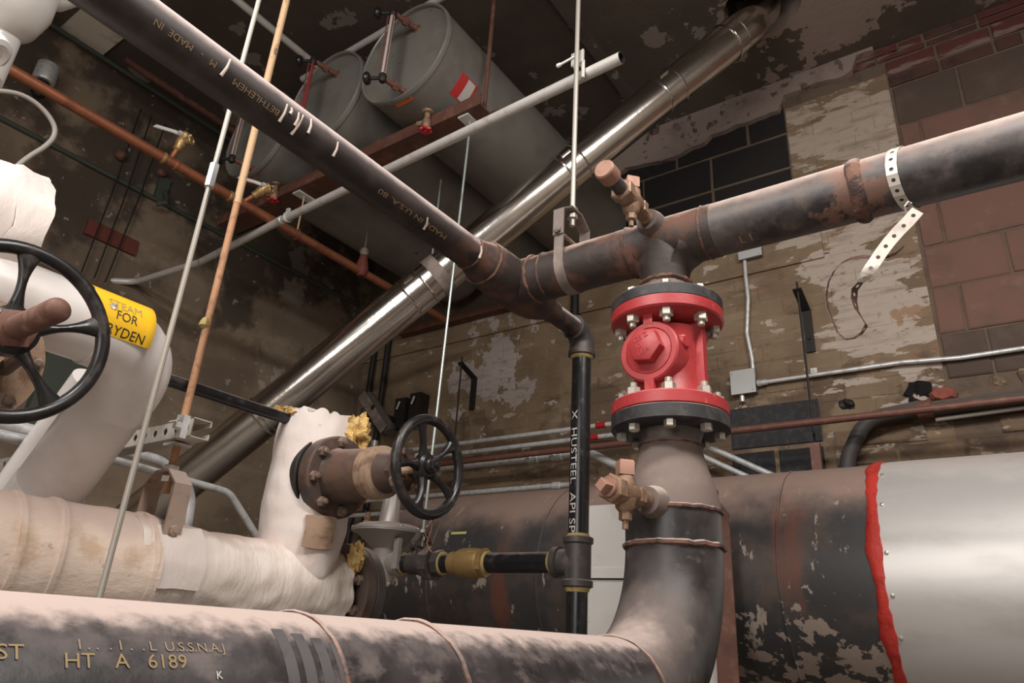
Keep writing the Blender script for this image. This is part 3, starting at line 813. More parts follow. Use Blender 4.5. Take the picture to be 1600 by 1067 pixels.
# ------------------------------------------------------------------ red check valve
t = thing('check_valve', 'red painted cast iron check valve bolted upright between two black flanges', 'valve', (RX, RY, FZ + .034))
R0, R1 = FZ + .034, .7235     # its two faces
obj('flange', MB().lathe((RX, RY, R0), (0, 0, 1), [(0, .127), (.002, .130), (.026, .130), (.030, .126), (.036, .095), (.042, .086)], 64), m_red, t)
obj('flange', MB().lathe((RX, RY, R1), (0, 0, -1), [(0, .127), (.002, .130), (.026, .130), (.030, .126), (.036, .095), (.042, .086)], 64), m_red, t)
bd = MB().lathe((RX, RY, R0 + .03), (0, 0, 1), [(0, .092), (.02, .080), (.06, .078), (.11, .080), (.135, .082), (.165, .094)], 48)
bx = V((-.03, -1, 0)).normalized(); bz = .600; bo = V((RX, RY, bz))
bu, bv, _ = frame(bx, (0, 0, 1))
obj('body', bd, m_red, t)
obj('side_chamber', MB().lathe(bo, bx, [(.02, .070), (.070, .069), (.080, .0685), (.087, .066)], 48), m_red, t)
obj('cover_ring', MB().lathe(bo, bx, [(.080, .0705), (.096, .0705), (.100, .067), (.100, .056), (.097, .054)], 48), m_red, t)
obj('cover_plate', MB().lathe(bo, bx, [(.08, .0535), (.099, .0535), (.100, .052)], 48), m_red, t)
obj('hex_plug', MB().hexa(bo + bx * .098 + bu * .006, bx, .070, .030, .10, ref=bu * .9 + bv * .35), m_red, t)
up = (bu * .93 + bv * .36).normalized()
for k, tx in enumerate(('125 Z', '10', 'USA')):
    rt = up.cross(bx).normalized()
    rt = up.cross(bx) if rt.x > 0 else -up.cross(bx)
    upd = bx.cross(rt)
    print_flat('raised_lettering', tx, .016, bo + bx * .128 + bu * .006 - rt * .019 + upd * (.012 - .017 * k), rt, upd, m_red, t, .0, .0012)
for sg in (1, -1):
    obj('web', MB().box(bo + bx * .070 + bu * sg * .084, (.060, .022, .040), (bx, bv, bu)).rough(.002, 40), m_red, t)
obj('side_lug', MB().lathe(bo + bx * .058 + bu * .022 + bv * .058 * (1 if bv.x > 0 else -1), bx * .3 + bv * (1 if bv.x > 0 else -1), [(-.01, .018), (.012, .016), (.017, .012)], 20), m_red, t)
for sg in (1,):
    obj('rib', MB().box((RX + .078, RY - .01, (R0 + R1) / 2), (.030, .022, R1 - R0 - .075)).rough(.001, 30), m_red, t)
bolt_ring(t, R0 + .029, True, 'nut', m_bolt)
bolt_ring(t, R1 - .029, False, 'nut', m_bolt)

# ------------------------------------------------------------------ header with its tees
t = thing('header_pipe', 'black dusty overhead pipe running right from the welded tee above the red valve', 'pipe', (RX, RY, HZ - .1))
HR_ = .064
obj('pipe_run', MB().tube([(-.99, RY, HZ), (RX - .11, RY, HZ)], HR_, 48), m_tee, t, 'rust stained pipe stub')
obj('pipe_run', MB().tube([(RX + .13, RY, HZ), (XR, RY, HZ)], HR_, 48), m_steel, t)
# forged tee with a flared throat down to the valve
mb = MB().tube([(RX - .115, RY, HZ), (RX + .135, RY, HZ)], HR_ + .001, 48)
mb.lathe((RX, RY, HZ + .01), (0, 0, -1), [(0, .063), (.06, .063), (.085, .062), (.105, .059), (.125, .057)], 40)
obj('tee', mb, m_tee, t)
# saddle fillets either side of the throat
for sg in (-1, 1):
    f = MB()
    u1 = V((sg, 0, 0)); rows = []
    for j in range(13):
        a = -.95 + 1.9 * j / 12      # round the throat
        row = []
        for i in range(7):
            q = i / 6; ang = q * PI / 2
            rad = .058 + .05 * (1 - math.sin(ang)); z = HZ - .058 - .05 * (1 - math.cos(ang)) + .006
            x = math.cos(a) * rad; y = math.sin(a) * rad * (1 - .35 * (1 - math.sin(ang)))
            zz = z - 0.0
            h = math.sqrt(max(HR_ ** 2 - min(abs(y), HR_ * .98) ** 2, 0))
            if i == 0: zz = HZ - h * .99
            else: zz = min(zz, HZ - h * .985) if q < .5 else zz
            row.append(len(f.v)); f.v.append(V((RX + sg * x, RY + y, zz)))
        rows.append(row)
    for j in range(12):
        for i in range(6): f.f.append((rows[j][i], rows[j][i + 1], rows[j + 1][i + 1], rows[j + 1][i]))
    obj('throat_fillet', f, m_tee, t, ang=70)
weld('weld_bead', (RX, RY, .804), (0, 0, 1), .058, .0065, m_weld, t)
obj('flange_hub', MB().lathe((RX, RY, .803), (0, 0, -1), [(0, .057), (.02, .060), (.803 - R1 - .024, .070)], 40), m_reducer, t)
obj('flange', MB().lathe((RX, RY, R1), (0, 0, 1), [(0, .130), (.024, .130), (.0275, .127), (.028, .118)], 64), m_flange, t, 'black flange')
bolt_ring(t, R1 + .027, True, 'hex', m_bolt)
for px, br in ((975, .004), (1095, .003)): weld('weld_bead', (W(px, 385, Y=RY - .05).x, RY, HZ), (1, 0, 0), HR_ + .0005, br, m_weld, t)
xw = W(1337, 290, Y=RY - .05).x
obj('weld_band', MB().lathe((xw - .016, RY, HZ), (1, 0, 0), [(0, .063), (.004, .068), (.010, .070), (.022, .070), (.028, .067), (.032, .063)], 72).rough(.0025, 55), m_weld, t, 'thick rusty weld band')
a0 = on_cyl(1155, 375, (0, RY, HZ), (1, 0, 0), HR_)
print_on_pipe('stencil', 'L I', .03, (0, RY, HZ), (1, 0, 0), HR_, a0, (1, 0, 0), m_stencil, t)
dd = V((0, -1, .03)).normalized()
plug_cock('vent_cock', 'rusty brown vent cock with a pinkish copper cap sticking out above the red valve', (RX - .008, RY - .058, HZ + .030), dd, 1.0, True, (.055, .042))

# perforated strap hanging round the header
t = thing('perforated_strap', 'pale perforated steel strap looped over the black pipe with a curled loose end', 'strap', (-.07, RY, HZ - .4))


def ribbon(name, pts, wdir, width, mat, hole=.0042, th=.0011):
    """strap cells, each with its own round hole"""
    mb = MB(); pts = [V(p) for p in pts]
    cells = len(pts) - 1
    for i in range(cells):
        a, b = pts[i], pts[i + 1]; wa, wb = (V(wdir[i]), V(wdir[i + 1])) if isinstance(wdir, list) else (V(wdir), V(wdir))
        nn = (b - a).cross(wa).normalized() * th
        def P(s, q):
            w = (wa * (1 - s) + wb * s).normalized(); return a * (1 - s) + b * s + w * (q * width / 2)
        L = (b - a).length; base = len(mb.v)
        outer = [(0, -1), (.5, -1), (1, -1), (1, 0), (1, 1), (.5, 1), (0, 1), (0, 0)]
        inner = [(-.7, -.7), (0, -1), (.7, -.7), (1, 0), (.7, .7), (0, 1), (-.7, .7), (-1, 0)]
        for k in (0, 1):
            for s, q in outer: mb.v.append(P(s, q) + nn * k)
            for s, q in inner: mb.v.append(P(.5 + s * hole / L, q * hole / (width / 2)) + nn * k)
        for j in range(8):
            m = (j + 1) % 8
            mb.f.append((base + j, base + m, base + 8 + m, base + 8 + j)); mb.f.append((base + 16 + j, base + 24 + j, base + 24 + m, base + 16 + m))
            mb.f.append((base + 8 + j, base + 8 + m, base + 24 + m, base + 24 + j))
            if j in (0, 1, 4, 5): mb.f.append((base + j, base + 16 + j, base + 16 + m, base + m))
    return obj(name, mb, mat, t, ang=50)


sx = W(1404, 285, Y=RY - .05).x
u_, v_ = V((0, 1, 0)), V((0, 0, 1))
ribbon('strap_loop', [(sx + .010 - .02 * math.cos(a) * 0 + .018 * math.sin(a + 1.2), RY + math.cos(a) * (HR_ + .002), HZ + math.sin(a) * (HR_ + .002)) for a in [2 * PI * k / 18 for k in range(19)]], (1, 0, 0), .021, m_strap)
yy = RY - .045
q = lambda px, py, dy=0: W(px, py, Y=yy + dy)
pts = [q(1434, 329), q(1420, 345), q(1404, 361), q(1390, 377), q(1378, 393), q(1366, 411), q(1355, 427), q(1344, 441)]
ribbon('strap_tail', pts, [(pts[min(i_ + 1, 7)] - pts[max(i_ - 1, 0)]).cross(V((.5, 1.4, .95))).normalized() * (1 if i_ < 6 else .5) + V((.45, .8, .3)) * (0 if i_ < 6 else .5 if i_ < 7 else 3) for i_ in range(8)], .024, m_strap)
pts = [q(1344, 441), q(1335, 452, .004), q(1334, 468, .010), q(1338, 484, .014), q(1347, 498, .015), q(1353, 508, .012), q(1346, 520, .006), q(1334, 528, 0), q(1321, 530, -.006), q(1309, 519, -.010), q(1302, 503, -.012),
       q(1294, 482, -.010), q(1291, 462, -.006), q(1295, 440, 0), q(1303, 424, .006), q(1315, 411, .012), q(1330, 404, .016), q(1348, 401, .02), q(1366, 403, .022), q(1384, 402, .022), q(1400, 397, .02), q(1412, 386, .016)]
wd_ = [(.45, .8, .3), (.40, .9, .1), (.36, .93, 0), (.2, .97, .1), (.05, .99, .1), (.1, .99, .12), (0, .99, .18), (0, .96, .28), (.05, .95, .28), (0, .98, .2), (0, 1, .05), (.05, 1, 0), (0, 1, 0), (0, .98, .2), (.1, .93, .3), (.1, .9, .4), (0, .88, .45), (0, .86, .5), (0, .86, .5), (0, .87, .48), (0, .88, .46), (0, .9, .4)]
wd_ = [(V(w_) + V((0, 0, .30)) * (1 if 10 < i_ else 0)).normalized() for i_, w_ in enumerate(wd_)]
ribbon('strap_end', pts, wd_, .020, m_strapback)
obj('wire_hook', MB().tube([q(1416, 333), q(1414, 322, -.01), q(1419, 315, -.012), q(1424, 318, -.006)], .0022, 6), m_strap, t)

# ------------------------------------------------------------------ overhead pipe coming from the room into the tee
OX, OR = -1.06, .0435
t = thing('overhead_pipe', 'dark stencilled pipe crossing overhead with dusty top and pale drips', 'pipe', (OX, .4, HZ - .05))
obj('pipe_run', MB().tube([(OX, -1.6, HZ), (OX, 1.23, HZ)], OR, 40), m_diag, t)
obj('tee', MB().lathe((OX, 0, HZ), (0, 1, 0), [(1.22, OR), (1.245, OR + .004), (1.27, .055), (1.30, .066), (1.36, .068), (1.50, .068), (1.54, .062), (1.58, .048), (1.61, .036), (1.64, .034)], 44), m_tee, t)
obj('branch', MB().lathe((OX, RY, HZ), (1, 0, 0), [(.0, .066), (.075, .066)], 44), m_tee, t)
for y, r in ((1.225, OR), (1.285, .061)): weld('weld_bead', (OX, y, HZ), (0, 1, 0), r, .0035, m_weld, t)
weld('weld_bead', (OX + .076, RY, HZ), (1, 0, 0), .066, .0045, m_weld, t)
weld('weld_bead', (OX + .115, RY, HZ), (1, 0, 0), HR_, .0035, m_weld, t)
for a_, b_ in (((360, 93), (345, 118)), ((449, 163), (436, 190)), ((455, 168), (453, 178)), ((467, 176), (460, 196)), ((474, 180), (455, 210)), ((486, 186), (481, 208)), ((528, 222), (520, 244)), ((752, 384), (749, 403)), ((668, 340), (662, 358))):
    P0 = (OX, 0, HZ); rr = OR if a_[0] < 700 else .058
    p1, p2 = on_cyl(*a_, P0, (0, 1, 0), rr), on_cyl(*b_, P0, (0, 1, 0), rr); pm = on_cyl((a_[0] + b_[0]) / 2 + 2, (a_[1] + b_[1]) / 2, P0, (0, 1, 0), rr)
    obj('drip', MB().tube([p1, pm, p2], [.0022, .0028, .0036], 7), m_caulk, t)
a0 = on_cyl(697, 372, (OX, 0, HZ), (0, 1, 0), OR)
print_on_pipe('stencil', 'MADE IN U.S.A. 80', .0165, (OX, 0, HZ), (0, 1, 0), OR, a0, (0, -1, 0), m_stencil, t, 1.75)
a0 = on_cyl(436, 178, (OX, 0, HZ), (0, 1, 0), OR)
print_on_pipe('stencil', 'BETHLEHEM', .0165, (OX, 0, HZ), (0, 1, 0), OR, a0, (0, -1, 0), m_stencil, t, 1.15)
a0 = on_cyl(338, 103, (OX, 0, HZ), (0, 1, 0), OR)
print_on_pipe('stencil', 'M   -   MADE  IN', .0165, (OX, 0, HZ), (0, 1, 0), OR, a0, (0, -1, 0), m_stencil, t, 1.0)

# ------------------------------------------------------------------ black drop pipe, and the gas branch
KY, GZ = 1.82, .208
t = thing('drop_pipe', 'slim shiny black pipe with white lettering dropping from a threaded elbow', 'pipe', (OX, KY, -.1))
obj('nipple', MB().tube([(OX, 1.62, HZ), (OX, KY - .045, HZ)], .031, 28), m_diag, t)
obj('thread_tape', MB().lathe((OX, KY - .054, HZ), (0, 1, 0), [(0, .0315), (.004, .037), (.010, .037)], 28), m_ptfe, t, 'white thread tape')
e = arc((OX, KY - .045, HZ - .045), (0, 0, 1), (0, 1, 0), .045, 0, PI / 2, 10)
obj('elbow', MB().tube([V((OX, KY - .06, HZ))] + e + [V((OX, KY, HZ - .075))], [.041] + [.040] * 11 + [.041], 28).lathe((OX, KY, HZ - .062), (0, 0, -1), [(0, .040), (.004, .044), (.018, .044), (.02, .04)], 28), m_fit, t)
obj('thread_tape', MB().lathe((OX, KY, HZ - .081), (0, 0, -1), [(0, .037), (.006, .036), (.011, .031)], 28), m_yellow, t, 'yellow thread tape')
obj('pipe_run', MB().tube([(OX, KY, HZ - .08), (OX, KY, GZ + .045)], .0302, 32), m_black, t)
obj('thread_tape', MB().lathe((OX, KY, GZ + .078), (0, 0, -1), [(0, .031), (.006, .034), (.014, .036)], 28), m_yellow, t, 'yellow thread tape')
mb = MB().lathe((OX, KY, GZ - .07), (0, 0, 1), [(0, .038), (.003, .044), (.018, .044), (.022, .038), (.118, .038), (.122, .044), (.137, .044), (.14, .038)], 32)
mb.lathe((OX, KY, GZ), (-1, 0, 0), [(0, .037), (.055, .037), (.058, .044), (.076, .044), (.08, .038)], 32)
obj('tee', mb, m_fit, t)
obj('thread_tape', MB().lathe((OX, KY, GZ - .07), (0, 0, -1), [(0, .036), (.008, .034), (.012, .031)], 28), m_yellow, t, 'yellow thread tape')
obj('pipe_run', MB().tube([(OX, KY, GZ - .06), (OX, KY, ZF)], .0302, 32), m_black, t)
a0 = on_cyl(898, 640, (OX, KY, 0), (0, 0, 1), .0302)
print_on_pipe('pipe_print', 'X  HUSTEEL  API SP', .030, (OX, KY, 0), (0, 0, 1), .0302, a0, (0, 0, -1), m_whiteprint, t, 1.45)
a0 = on_cyl(892, 868, (OX, KY, 0), (0, 0, 1), .038)
print_on_pipe('cast_lettering', 'BONNEY', .022, (OX, KY, 0), (0, 0, 1), .038, a0, (0, 0, -1), m_fit, t, 1.0)

t = thing('branch_pipe', 'black horizontal branch pipe with a brass coupling running from the drop pipe to the regulator', 'pipe', (-1.4, KY, GZ - .06))
gx = lambda px: W(px, 880, Y=KY - .03).x
obj('thread_tape', MB().lathe((OX - .08, KY, GZ), (-1, 0, 0), [(0, .037), (.008, .034), (.012, .03)], 28), m_yellow, t, 'yellow thread tape')
obj('pipe_run', MB().tube([(OX - .075, KY, GZ), (gx(752), KY, GZ)], .0302, 32), m_black, t)
L = gx(752) - gx(697)
obj('brass_coupling', MB().lathe((gx(752), KY, GZ), (-1, 0, 0), [(0, .033), (.002, .040), (L * .16, .040), (L * .18, .043), (L * .32, .046), (L * .66, .046), (L * .78, .041), (L * .80, .037), (L, .036)], 32)
    .hexa((gx(752) - .002, KY, GZ), (-1, 0, 0), .078, L * .15), m_brass, t, 'brass coupling')
obj('thread_tape', MB().lathe((gx(755), KY, GZ), (-1, 0, 0), [(0, .032), (.008, .035)], 28), m_yellow, t, 'yellow thread tape')
obj('nipple', MB().tube([(gx(697), KY, GZ), (gx(680), KY, GZ)], .0302, 28), m_black, t)
obj('thread_tape', MB().lathe((gx(684), KY, GZ), (-1, 0, 0), [(0, .033), (.003, .038), (.009, .038)], 28), m_yellow, t, 'yellow thread tape')
obj('union', MB().hexa((gx(683), KY, GZ), (-1, 0, 0), .080, .03, n=8).hexa((gx(671), KY, GZ), (-1, 0, 0), .104, .036, n=8, ref=(0, .4, 1)).lathe((gx(660), KY, GZ), (-1, 0, 0), [(0, .040), (.03, .040), (.034, .036), (.08, .036)], 28), m_fit, t)
obj('nipple', MB().tube([(gx(652), KY, GZ), (gx(612), KY, GZ)], .0302, 28), m_black, t)
obj('thread_tape', MB().lathe((gx(623), KY, GZ), (-1, 0, 0), [(0, .032), (.004, .036), (.01, .036)], 28), m_yellow, t, 'yellow thread tape')

# gas regulator
gr = V((W(603, 860, Y=KY).x, KY, GZ)); t = thing('gas_regulator', 'grey cast gas regulator with a wide diaphragm disc and a tall spring tower', 'regulator', (gr.x, KY, GZ - .09))
dz = W(608, 832, Y=KY).z
obj('body', MB().lathe((gr.x, KY, GZ - .075), (0, 0, 1), [(0, .02), (.01, .034), (.05, .046), (.10, .044), (dz - GZ + .055, .055)], 32)
    .lathe((gx(618), KY, GZ), (-1, 0, 0), [(0, .036), (.004, .040), (.03, .040), (.05, .034), (.2, .034)], 28), m_alu, t)
obj('side_boss', MB().box((gx(630) - .03, KY - .035, GZ + .03), (.022, .016, .10)).rough(.002, 30), m_alu, t)
obj('lower_diaphragm_case', MB().lathe((gr.x, KY, dz - .055), (0, 0, 1), [(0, .05), (.02, .075), (.045, .105), (.052, .128), (.056, .128)], 48), m_alu, t)
obj('upper_diaphragm_case', MB().lathe((gr.x, KY, dz + .002), (0, 0, 1), [(0, .129), (.008, .129), (.012, .118), (.022, .10), (.030, .05)], 48), m_alu, t)
obj('spring_tower', MB().lathe((gr.x, KY, dz + .028), (0, 0, 1), [(0, .042), (.01, .038), (.09, .031), (.14, .027), (.145, .022)], 10), m_alu, t)
obj('vent_plug', MB().hexa((gr.x - .055, KY - .055, dz + .02), (0, 0, 1), .026, .016).lathe((gr.x - .055, KY - .055, dz + .034), (0, 0, 1), [(0, .009), (.012, .013), (.02, .008), (.03, .010)], 12), m_bronze, t, 'bronze vent plug')
for k in range(10):
    a = 2 * PI * k / 10 + .2
    inst('screw', ME['screw'], m_bolt, t, (gr.x + .122 * math.cos(a), KY + .122 * math.sin(a), dz + .011), (0, 0, 1), sc=1.2)
for k, (dx, z) in enumerate(((-.02, -.072), (.03, -.07))):
    inst('screw', ME['hex'], m_bolt, t, (gr.x + dx + .04, KY - .04, GZ + z), (.3, -1, 0), sc=.7)

# ------------------------------------------------------------------ hangers


def strip(pts, wv, width, th, mb=None):
    """flat bar bent along pts, wv across its width"""
    mb = mb or MB(); pts = [V(p) for p in pts]; wv = V(wv).normalized(); r = []
    for i, p in enumerate(pts):
        t_ = (pts[min(i + 1, len(pts) - 1)] - pts[max(i - 1, 0)]).normalized(); nn = t_.cross(wv).normalized()
        b = len(mb.v); r.append(b)
        for a, c in ((-1, -1), (1, -1), (1, 1), (-1, 1)): mb.v.append(p + wv * (a * width / 2) + nn * (c * th / 2))
    for a, b in zip(r, r[1:]): mb.join(a, b, 4)
    mb.f.append((r[0] + 3, r[0] + 2, r[0] + 1, r[0])); mb.f.append((r[-1], r[-1] + 1, r[-1] + 2, r[-1] + 3))
    return mb


def clevis(name, label, c, r, axis, ztop, rod_top, rod_r, rod_mat, mat, width=.026, rod_off=(0, 0)):
    """a clevis on a horizontal pipe: cradle, yoke, cross bolt, nuts and the rod it hangs from"""
    t = thing(name, label, 'pipe hanger', tuple(c)); c = V(c); w = V(axis).normalized(); s = V((0, 0, 1)).cross(w)
    yb = c.z + r + .022
    pts = [V((c.x, c.y, yb + .012)) + s * (r + .002)] + [c + s * (math.cos(a) * (r + .002)) + V((0, 0, math.sin(a) * (r + .002))) for a in [-PI * k / 16 for k in range(17)]] + [V((c.x, c.y, yb + .012)) - s * (r + .002)]
    obj('cradle', strip(pts, w, width, .004), mat, t)
    k = r + .006; h = .030
    pts = [V((c.x, c.y, yb - .012)) + s * k, V((c.x, c.y, ztop - h)) + s * k, V((c.x, c.y, ztop)) + s * (k * .38), V((c.x, c.y, ztop)) - s * (k * .38), V((c.x, c.y, ztop - h)) - s * k, V((c.x, c.y, yb - .012)) - s * k]
    obj('yoke', strip(pts, w, width * 1.15, .005), mat, t)
    obj('cross_bolt', MB().tube([V((c.x, c.y, yb)) + s * (k + .014), V((c.x, c.y, yb)) - s * (k + .014)], .0055, 10).hexa(V((c.x, c.y, yb)) - s * (k + .003), -s, .019, .009), mat, t)
    p = V((c.x, c.y, 0))
    obj('rod', MB().tube([(c.x, c.y, ztop - .045), (c.x + rod_off[0], c.y + rod_off[1], rod_top)], rod_r, 12), rod_mat, t)
    obj('rod_nut', MB().hexa((c.x, c.y, ztop - .022), (0, 0, 1), rod_r * 3.4, .014), m_bolt, t)
    obj('rod_nut', MB().hexa((c.x, c.y, ztop + .003), (0, 0, 1), rod_r * 3.4, .012), m_bolt, t)
    return t


clevis('clevis_hanger', 'grey clevis hanger on a long pale rod carrying the black header beside the tee', (-.874, RY, HZ), HR_, (1, 0, 0), 1.105, ZC, .0075, m_rod, m_hanger, .028)
clevis('clevis_hanger', 'small dark clevis hanger on a thin pale blue rod above the black union', (-1.668, KY, GZ), .031, (1, 0, 0), .305, 2.035, .0052, m_rodblue, m_fit, .024, (.032, 0))
TX, TZ, TR1, TR2 = -1.5, .083, .110, .098
tr = clevis('clevis_hanger', 'dusty clevis hanger on a paint chipped tan rod over the tan insulation', (TX + .02, .80, TZ), .055, (0, 1, 0), .285, 1.0, .0085, m_tanrod2, m_dustiron, .034)
obj('rod', MB().tube([(TX + .02, .80, .97), (TX + .015, .80, ZC)], .0095, 12), m_tanrod, tr, 'paint chipped pale upper rod')
obj('paint_blob', MB().lathe((TX + .02, .793, .62), (0, 0, 1), [(0, .004), (.008, .012), (.02, .012), (.028, .006)], 10).rough(.003, 60), m_yellow, tr)
t = thing('hanger_rod', 'long thin grey rod with a coupling nut passing in front of the white pipe', 'rod', (-1.22, .594, -.35))
obj('rod', MB().tube([(-1.22, .594, -.35), (-1.22, .594, ZC)], .0052, 10), m_rod, t)
zc_ = W(330, 275, Y=.594).z
obj('coupling_nut', MB().hexa((-1.22, .594, zc_ - .028), (0, 0, 1), .017, .056, .04), m_galv, t)
obj('support_plate', MB().box((-1.22, .594, -.34), (.12, .05, .012)), m_hanger, t)

# trapeze channel under the conduits
t = thing('trapeze_channel', 'perforated dusty strut channel hung on the tan rod behind the white pipe', 'channel', (-1.9, .80, .35))
cp_ = []
x = -1.40
while x > -2.75: cp_.append((x, .779, .372)); x -= .042
ribbon('web', cp_, (0, 0, 1), .041, m_strap, .0085, .002)
mb = MB()
for z in (.352, .392): mb.box((-2.08, .80, z), (1.36, .042, .002))
mb.box((-2.08, .821, .358), (1.36, .002, .012)); mb.box((-2.08, .821, .386), (1.36, .002, .012))
obj('flanges', mb, m_strap, t)
for z in (.344, .394): obj('square_washer', MB().box((TX + .02, .80, z), (.042, .042, .005)), m_galv, t)
obj('nut', MB().hexa((TX + .02, .80, .397), (0, 0, 1), .028, .014), m_bolt, t)
obj('channel_clip', MB().box((-1.425, .772, .372), (.018, .014, .05)).hexa((-1.425, .765, .372), (0, -1, 0), .016, .012), m_galv, t)

# ------------------------------------------------------------------ expansion tanks and their beam
BY = 1.82
t = thing('support_channel', 'reddish brown steel channel carrying the grey tanks on rods from the ceiling', 'beam', (-2.4, BY, 2.04))
mb = MB().box((-2.47, BY, 2.043), (1.87, .13, .008)); mb.box((-2.47, BY - .061, 2.072), (1.87, .008, .058)); mb.box((-2.47, BY + .061, 2.072), (1.87, .008, .066))
obj('channel', mb, m_brownsteel, t)
for x in (-1.638, -2.734):
    obj('square_washer', MB().box((x, BY, 2.035), (.055, .10, .007)), m_cottonwhite, t, 'white square washer')
    obj('nut', MB().hexa((x, BY, 2.032), (0, 0, -1), .016, .010), m_bolt, t)
CPX, CPZ = -2.73, 1.807
for x, lab in ((-1.565, 'reddish brown hanger rod from the ceiling to the channel end by the flue'), (-3.36, 'reddish brown hanger rod from the ceiling to the channel end by the left wall')):
    obj('channel_rod', MB().tube([(x, BY, 2.046), (x, BY, ZC)], .010, 10).hexa((x, BY, 2.052), (0, 0, 1), .03, .014), m_brownsteel, None, lab, None, 'rod', group='rods of the tank channel')
t = thing('pipe_clip', 'small rusty clip on a short pale rod holding the copper pipe under the beam', 'pipe hanger', (CPX, BY, CPZ - .02))
obj('rod', MB().tube([(CPX, BY, CPZ + .02), (CPX, BY, 2.03)], .0045, 8), m_tanrod, t)
obj('ring', MB().torus((CPX, BY, CPZ), (0, 1, 0), .027, .004, 20, 6), m_rustpipe, t)

TZc, TRt, TY = 2.365, .258, 1.60
tl_ = ['grey expansion tank nearest the shiny flue with orange and red stickers',
       'middle grey expansion tank with a red gauge column behind the stencilled pipe',
       'grey expansion tank farthest from the shiny flue, half hidden by rods']
for i, tx in enumerate((-1.875, -2.405, -2.93)):
    t = thing('expansion_tank', tl_[i], 'tank', (tx, TY + .7, TZc - TRt), 'expansion tanks hung under the ceiling')
    o = V((tx, TY, TZc))
    obj('shell', MB().lathe(o, (0, 1, 0), [(.018, TRt), (1.66, TRt), (1.71, TRt * .93), (1.74, TRt * .7), (1.75, .01)], 56), m_tank, t)
    obj('rim', MB().lathe(o, (0, 1, 0), [(.024, TRt - .008), (0, TRt - .008), (-.004, TRt - .004), (-.004, TRt + .002), (0, TRt + .004), (.02, TRt + .004), (.024, TRt)], 64, caps=False), m_tank, t)
    obj('head', MB().lathe(o + V((0, .030, 0)), (0, -1, 0), [(-.02, TRt - .004), (0, TRt - .010), (.006, TRt * .86), (.010, TRt * .5), (.012, .001)], 56), m_tankhead, t, 'bare grey head')
    for dz, up in ((.135, 1), (-.235, -1)):
        b = o + V((.045, .03, dz)); e = b + V((-.03, -.135, 0))
        obj('gauge_stub', MB().tube([b, e], .0125, 14).lathe(b, (0, -1, 0), [(0, .024), (.012, .022), (.016, .016)], 16).hexa(b + (e - b) * .45, e - b, .036, .022), m_rustpipe, t)
        k = obj('gauge_valve', MB().lathe(e + V((0, 0, -.022)), (0, 0, 1), [(0, .011), (.01, .017), (.034, .017), (.044, .011)], 14).tube([e, e + V((-.05, -.028, 0))], .008, 10), m_dark, t)
        obj('knob', MB().lathe(e + V((-.045, -.025, 0)), (-.87, -.49, 0), [(0, .010), (.006, .024), (.014, .028), (.022, .027), (.030, .018), (.033, .004)], 20), m_knob, k)
    e0 = o + V((.015, -.105, -.215)); e1 = o + V((.015, -.105, .118))
    if i == 1: obj('gauge_glass', MB().tube([e0, e1], .0085, 12), m_redglass, t, 'gauge column filled with red')
    else: obj('gauge_glass', MB().tube([e0, e1], .0105, 12), m_glass, t)
    obj('gauge_guard', MB().tube([e0 + V((-.018, -.01, 0)), e1 + V((-.018, -.01, 0))], .003, 6).tube([e0 + V((.018, -.01, 0)), e1 + V((.018, -.01, 0))], .003, 6), m_rustpipe, t)
    d0 = o + V((.055, .14, -TRt + .006))
    k = obj('drain_valve', MB().tube([d0, d0 + V((0, 0, -.06))], .014, 14).lathe(d0, (0, 0, -1), [(0, .028), (.010, .026), (.014, .014)], 16)
            .lathe(d0 + V((0, 0, -.045)), (0, 0, -1), [(0, .018), (.012, .022), (.04, .020), (.052, .012)], 16).tube([d0 + V((0, 0, -.06)), d0 + V((-.045, -.01, -.055))], .013, 14), m_bronze, t)
    obj('handle', MB().tube([V((0, 0, 0)) + d0 + V((0, 0, -.10)) + V((math.cos(a), math.sin(a), 0)) * (.021 + .004 * math.cos(6 * a)) for a in [2 * PI * q_ / 30 for q_ in range(30)]], .006, 8, closed=True)
        .lathe(d0 + V((0, 0, -.095)), (0, 0, -1), [(0, .020), (.008, .020)], 14).tube([d0 + V((0, 0, -.07)), d0 + V((0, 0, -.11))], .006, 8), m_redknob, k, 'red handwheel')
    if i != 1:
        px = (630, 158) if i == 0 else (392, 284)
        h = on_cyl(px[0], px[1], o, (0, 1, 0), TRt)
        a = math.atan2(h.x - o.x, h.z - o.z)
        obj('orange_sticker', MB().shell((o.x, h.y - .018, o.z), (0, 1, 0), TRt + .0005, 0, .036, a - .19, a + .19, 1, 8, ref=(0, 0, 1), th=.0005), m_orange, t)
    if i == 0:
        h = on_cyl(726, 141, o, (0, 1, 0), TRt); a = math.atan2(h.x - o.x, h.z - o.z)
        obj('red_label', MB().shell((o.x, h.y - .055, o.z), (0, 1, 0), TRt + .0005, 0, .11, a - .21, a + .21, 1, 8, ref=(0, 0, 1), th=.0005), m_redlabel, t, 'red label with a grey panel')
        obj('label_panel', MB().shell((o.x, h.y - .008, o.z), (0, 1, 0), TRt + .0012, 0, .048, a - .19, a + .19, 1, 8, ref=(0, 0, 1), th=.0005), m_whitelabel, t)
    obj('lifting_eye', MB().torus(o + V((.10, .30, -.24)), (0, 1, 0), .018, .0035, 18, 6), m_hanger, t)

